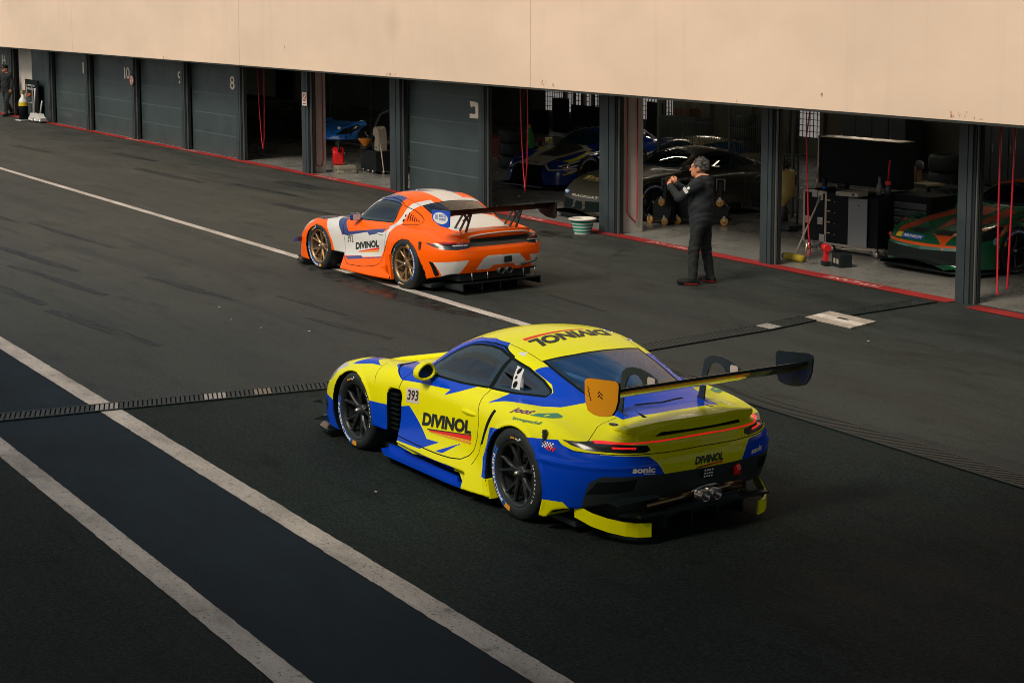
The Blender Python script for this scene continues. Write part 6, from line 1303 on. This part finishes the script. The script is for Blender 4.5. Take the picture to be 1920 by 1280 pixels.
# ---------------------------------------------------------------- people
def rcone(x,y,z,a,b,ra,rb):
    a=np.array(a,float); b=np.array(b,float); ba=b-a; l2=ba@ba; px,py,pz=x-a[0],y-a[1],z-a[2]
    t=np.clip((px*ba[0]+py*ba[1]+pz*ba[2])/l2,0,1); return np.sqrt((px-t*ba[0])**2+(py-t*ba[1])**2+(pz-t*ba[2])**2)-(ra+(rb-ra)*t)
def ell(x,y,z,c,r):
    k=np.sqrt(((x-c[0])/r[0])**2+((y-c[1])/r[1])**2+((z-c[2])/r[2])**2); return (k-1)*min(r)
mat('skin',(.52,.21,.11),.55); mat('hair_grey',(.10,.09,.08),.8,noise=.5,nscale=60); mat('hair_tuft',(.16,.145,.13),.7); mat('hair_dark',(.045,.042,.04),.7); mat('jacket',(.0045,.008,.011),.85,noise=.3,nscale=9,bump=.3,bscale=14); mat('trousers',(.0055,.008,.008),.85,noise=.3,nscale=9,bump=.3,bscale=12); mat('shoe_black',(.005,.006,.006),.7,spec=.2); mat('shoe_red',(.60,.03,.03),.4); mat('eye_dark',(.02,.012,.01),.3)
def person(root,J,regions,h=.0135,fine=True,hair=True):
    """J: joints in person space (+x is where the body faces, +y its left side)"""
    rot=J.get('head_turn',0); ch,shh=math.cos(R(rot)),math.sin(R(rot)); hc=np.array(J['head'])
    def HL(x,y,z):
        dx,dy=x-hc[0],y-hc[1]; return dx*ch+dy*shh,-dx*shh+dy*ch,z-hc[2]
    def fhead(x,y,z):
        u,v,w=HL(x,y,z)
        f=ell(u,v,w,(-.005,0,.025),(.098,.078,.115)); f=smin(f,ell(u,v,w,(.025,0,-.055),(.068,.058,.065)),.04)
        f=smin(f,rcone(u,v,w,(.092,0,.022),(.116,0,-.018),.010,.015),.014); f=smin(f,ell(u,v,w,(.082,0,-.092),(.026,.03,.02)),.025)
        f=smin(f,ell(u,v,w,(.088,0,-.056),(.018,.026,.010)),.012); f=smin(f,ell(u,v,w,(.082,0,.045),(.02,.05,.014)),.02)
        for s in (-1,1): f=smin(f,ell(u,v,w,(-.012,s*.080,.0),(.022,.012,.034)),.01); f=smax(f,-ell(u,v,w,(.096,s*.032,.022),(.014,.018,.011)),.012)
        if hair: 
            q=ell(u,v,w,(-.028,0,.045),(.098,.088,.108)); q=smax(q,(u-.052)-.35*(w-.05),.01); q=smax(q,-.055-w,.02); f=smin(f,q,.008)
        return f
    T=J
    def f(x,y,z):
        f=rcone(x,y,z,T['hip'],T['belly'],.145,.150); g=rcone(x,y,z,T['belly'],T['chest'],.150,.160)
        f=smin(f,g,.08)
        sh=rcone(x,y,z,T['shL'],T['shR'],.085,.085); f=smin(f,sh,.12)
        for s in 'LR':
            f=smin(f,rcone(x,y,z,T['hip'+s],T['kn'+s],.105,.078),.07); f=smin(f,rcone(x,y,z,T['kn'+s],T['an'+s],.078,.062),.03)
            f=smin(f,rcone(x,y,z,T['sh'+s],T['el'+s],.080,.062),.05); f=smin(f,rcone(x,y,z,T['el'+s],T['wr'+s],.062,.046),.03)
        f=smin(f,rcone(x,y,z,T['belly']+np.array([-.01,0,-.17]),T['belly']+np.array([0,0,.02]),.162,.160),.06); f=smin(f,rcone(x,y,z,T['chest']+np.array([-.06,0,.13]),T['chest']+np.array([-.05,0,.20]),.085,.075),.04)
        wr=.0035*(np.sin(z*31+x*23+2*np.sin(y*17))*np.sin(y*21-z*9+1.7*np.sin(x*26))+np.sin(z*57-y*33+x*41+2*np.sin(z*13))*.6); f=f+wr
        f=smin(f,rcone(x,y,z,T['chest']+np.array([0,0,.14]),hc+np.array([-.01,0,-.05]),.075,.058),.05)
        for s in 'LR':
            a=np.array(T['an'+s]); d=np.array(T['ft'+s]); f=smin(f,rcone(x,y,z,(a[0],a[1],.055),(d[0],d[1],.045),.052,.042),.03); f=smin(f,rcone(x,y,z,(a[0],a[1],.055),(a[0]-.05*(d[0]-a[0])/.16,a[1]-.05*(d[1]-a[1])/.16,.05),.05,.045),.03)
        f=smax(f,.012-z,.01)
        return smin(f,fhead(x,y,z),.02)
    lo=np.min([np.array(v) for v in J.values() if isinstance(v,np.ndarray)],0)-.22; hi=np.max([np.array(v) for v in J.values() if isinstance(v,np.ndarray)],0)+.22; lo[2]=-.02
    sh=Shell(f,lo,hi,h)
    wz=T['hip'][2]-.06
    big=lambda V:np.ones(len(V),bool)
    leg=lambda V:V[:,2]-wz
    sh.region(leg,None,'trousers'); sh.region(lambda V:V[:,2]-.105,None,'shoe_black')
    if J.get('redsole'): sh.region(lambda V:np.maximum(V[:,2]-.035,-1),None,'shoe_red',lambda V:np.minimum(np.hypot(V[:,0]-T['anL'][0],V[:,1]-T['anL'][1]),np.hypot(V[:,0]-T['anR'][0],V[:,1]-T['anR'][1]))<.12)
    col=hc[2]-.125
    headm=lambda V:np.hypot(V[:,0]-hc[0],V[:,1]-hc[1])<np.where(V[:,2]>hc[2]-.075,.20,.088)
    sh.region(lambda V:col-V[:,2]+.25*(V[:,0]-hc[0])*0,None,'skin',headm)
    def hairf(V):
        u,v,w=HL(V[:,0],V[:,1],V[:,2]); a=np.maximum(u-.050-.35*(w-.05),-.045-w); a=np.maximum(a,-np.hypot(u+.008,(w-.0))+.040*(np.abs(v)>.06)); return a
    sh.region(hairf,None,J.get('hairmat','hair_grey'),lambda V:headm(V)&(V[:,2]>col))
    for s in (-1,1):
        sh.region(lambda V:ell(*HL(*V.T),(.086,s*.032,.024),(.02,.013,.007)),None,'eye_dark',lambda V:headm(V)&(V[:,2]>hc[2]-.05))
    out=sh.build(root,'jacket'); body=[o for k,o in out.items()][0]; body.name='figure'
    if hair:
        tf=MB(); rr=random.Random(5)
        for i in range(420):
            a=rr.uniform(0,2*math.pi); cz=rr.uniform(-.45,1); ss=math.sqrt(max(0,1-cz*cz)); d=np.array([ss*math.cos(a),ss*math.sin(a),cz])
            p=np.array([-.028,0,.045])+d*np.array([.098,.088,.108])*.98
            if p[0]-.052-.35*(p[2]-.05)>-.004 or p[2]<-.045: continue
            if abs(p[1])>.06 and math.hypot(p[0]+.012,p[2])<.045: continue
            dirv=d*.6+np.array([-.35,rr.uniform(-.25,.25),rr.uniform(-.1,.45)]); dirv/=np.linalg.norm(dirv); L_=rr.uniform(.022,.046)
            w3=lambda q:(hc[0]+q[0]*ch-q[1]*shh,hc[1]+q[0]*shh+q[1]*ch,hc[2]+q[2])
            tf.mat(i%2); tf.tube([w3(p),w3(p+dirv*L_*.6),w3(p+dirv*L_+np.array([-.006,0,-.006]))],[.0065,.0045,.0008],4,False)
        tf.build('hair',['hair_tuft','hair_dark'],root)
    # hands: palm, four unequal fingers and a thumb, joined into the same mesh
    for s in 'LR':
        w0=np.array(T['wr'+s]); d=np.array(T['hd'+s],float); d/=np.linalg.norm(d); u=np.array(T['hu'+s],float); u-=d*(u@d); u/=np.linalg.norm(u); n=np.cross(d,u)
        cur=T.get('curl',1.0)
        def fh(x,y,z):
            p=w0+d*.015; f=rcone(x,y,z,p,w0+d*.075+u*.0,.028,.030); f=smin(f,rcone(x,y,z,w0+d*.06-u*.025,w0+d*.06+u*.025,.020,.020),.02); 
            for i,(o,l) in enumerate(((-.032,.062),(-.011,.074),(.011,.078),(.032,.068))):
                b0=w0+d*.085+u*o; b1=b0+d*l*.45+n*l*.25*cur; b2=b1+d*l*.05+n*l*.42*cur; b3=b2-d*l*.22*cur+n*l*.12
                q=smin(rcone(x,y,z,b0,b1,.0105,.0095),smin(rcone(x,y,z,b1,b2,.0095,.0088),rcone(x,y,z,b2,b3,.0088,.0075),.003),.003); f=smin(f,q,.006)
            t0=w0+d*.035+u*.028; t1=t0+d*.03+u*.03+n*.015; t2=t1+d*.035+n*.02-u*.005
            return smin(f,smin(rcone(x,y,z,t0,t1,.014,.0115),rcone(x,y,z,t1,t2,.0115,.009),.004),.008)
        P,Q=surfnet(fh,w0-.17,w0+.17,.0065)
        me=body.data; bm=bmesh.new(); bm.from_mesh(me); vs=[bm.verts.new(p) for p in P]; mi=[i for i,mm in enumerate(me.materials) if mm.name=='skin'][0]
        for q in Q:
            fc=bm.faces.new([vs[i] for i in q]); fc.material_index=mi; fc.smooth=True
        bm.to_mesh(me); bm.free()
    return body
A_=lambda *p:np.array(p,float)
# man on the apron: seen from behind, body towards the upper lane, arms raised, looking left
pr=empty('person',(-19.28,14.50,0),R(208),'man in dark jacket and red-heeled shoes standing with raised hands on the apron','person')
J=dict(hip=A_(0,0,.93),belly=A_(.02,0,1.08),chest=A_(.0,0,1.28),shL=A_(.0,.165,1.42),shR=A_(.0,-.165,1.42),elL=A_(.24,.23,1.22),elR=A_(.20,-.24,1.20),wrL=A_(.43,.12,1.36),wrR=A_(.42,-.06,1.38),
  hdL=A_(.6,-.5,.5),hdR=A_(.6,.3,.6),huL=A_(0,0,1),huR=A_(0,0,1),hipL=A_(.0,.095,.90),hipR=A_(.0,-.095,.90),knL=A_(.05,.14,.50),knR=A_(.0,-.14,.50),anL=A_(.04,.19,.10),anR=A_(-.06,-.17,.10),ftL=A_(.22,.24,.05),ftR=A_(.11,-.23,.05),head=A_(.06,.0,1.615),head_turn=12,redsole=True)
bd=person(pr,J,None); pr.scale=(.982,.982,.982)
ph=MB(); ph.box((.515,.035,1.45),(.012,.15,.075),0,.004); ph.build('phone','black_plastic',pr)
mat('print_pale_white',(.62,.60,.58),.6)
def patch(root,base,p,q,off,w,name):
    """small printed patch lying along the line p-q, pushed out by off"""
    p,q,off=Vector(p),Vector(q),Vector(off); d=(q-p); c=(p+q)/2+off; n=off.normalized(); t=d.normalized().cross(n)*w/2
    b=MB(); vs=[]
    for k in (-.003,.003): vs+=[c-d/2-t+n*k,c+d/2-t+n*k,c+d/2+t+n*k,c-d/2+t+n*k]
    b._add(vs,[(0,3,2,1),(4,5,6,7),(0,1,5,4),(1,2,6,5),(2,3,7,6),(3,0,4,7)]); return b.build(name,'print_pale_white',root)
sl_,el_=J['shL'],J['elL']; ax=(el_-sl_)/np.linalg.norm(el_-sl_); outw=np.array([0,1,.25]); outw-=ax*(ax@outw); outw/=np.linalg.norm(outw); 
for k,(u,v,w_) in enumerate(((.30,.42,.035),(.46,.50,.10),(.52,.56,.10),(.58,.60,.08))): patch(pr,None,sl_+(el_-sl_)*u,sl_+(el_-sl_)*v,outw*.083,w_,'sleeve_print')
# walker at the far left
pw=empty('person',(-61.05,16.15,0),R(-50),'person in a dark cap and jacket walking past the far roller door','person')
J2=dict(hip=A_(0,0,.93),belly=A_(.02,0,1.08),chest=A_(.03,0,1.28),shL=A_(.03,.165,1.42),shR=A_(.03,-.165,1.42),elL=A_(.0,.24,1.16),elR=A_(.02,-.25,1.16),wrL=A_(.10,.23,.95),wrR=A_(.06,-.24,.92),hdL=A_(.3,0,-1),hdR=A_(.2,0,-1),huL=A_(1,0,0),huR=A_(1,0,0),
  hipL=A_(.0,.09,.90),hipR=A_(.0,-.09,.90),knL=A_(.20,.09,.52),knR=A_(-.06,-.10,.50),anL=A_(.22,.09,.10),anR=A_(-.36,-.11,.17),ftL=A_(.40,.10,.05),ftR=A_(-.22,-.13,.06),head=A_(.07,.0,1.62),head_turn=-25,hairmat='jacket',curl=.6)
b2=person(pw,J2,None,h=.018,hair=False)
cb=MB(); cb.lathe([(0,.135),(.05,.13),(.09,.10),(.104,.05),(.104,.035)],(0,0,0),'z',18); cb.prism([(.07,-.07),(.17,-.05),(.19,0),(.17,.05),(.07,.07)],'z',.035,.045); o=cb.build('cap','case_black',pw); o.location=(.07-.01,0,1.62+.012); o.rotation_euler=(0,0,R(-25))
cb=MB(); cb.lathe([(0,0),(.02,0),(.02,.006),(0,.006)],(.0,0,0),'x',8); o2=cb.build('cap_badge','sign_red',o); o2.location=(.10,0,.075)
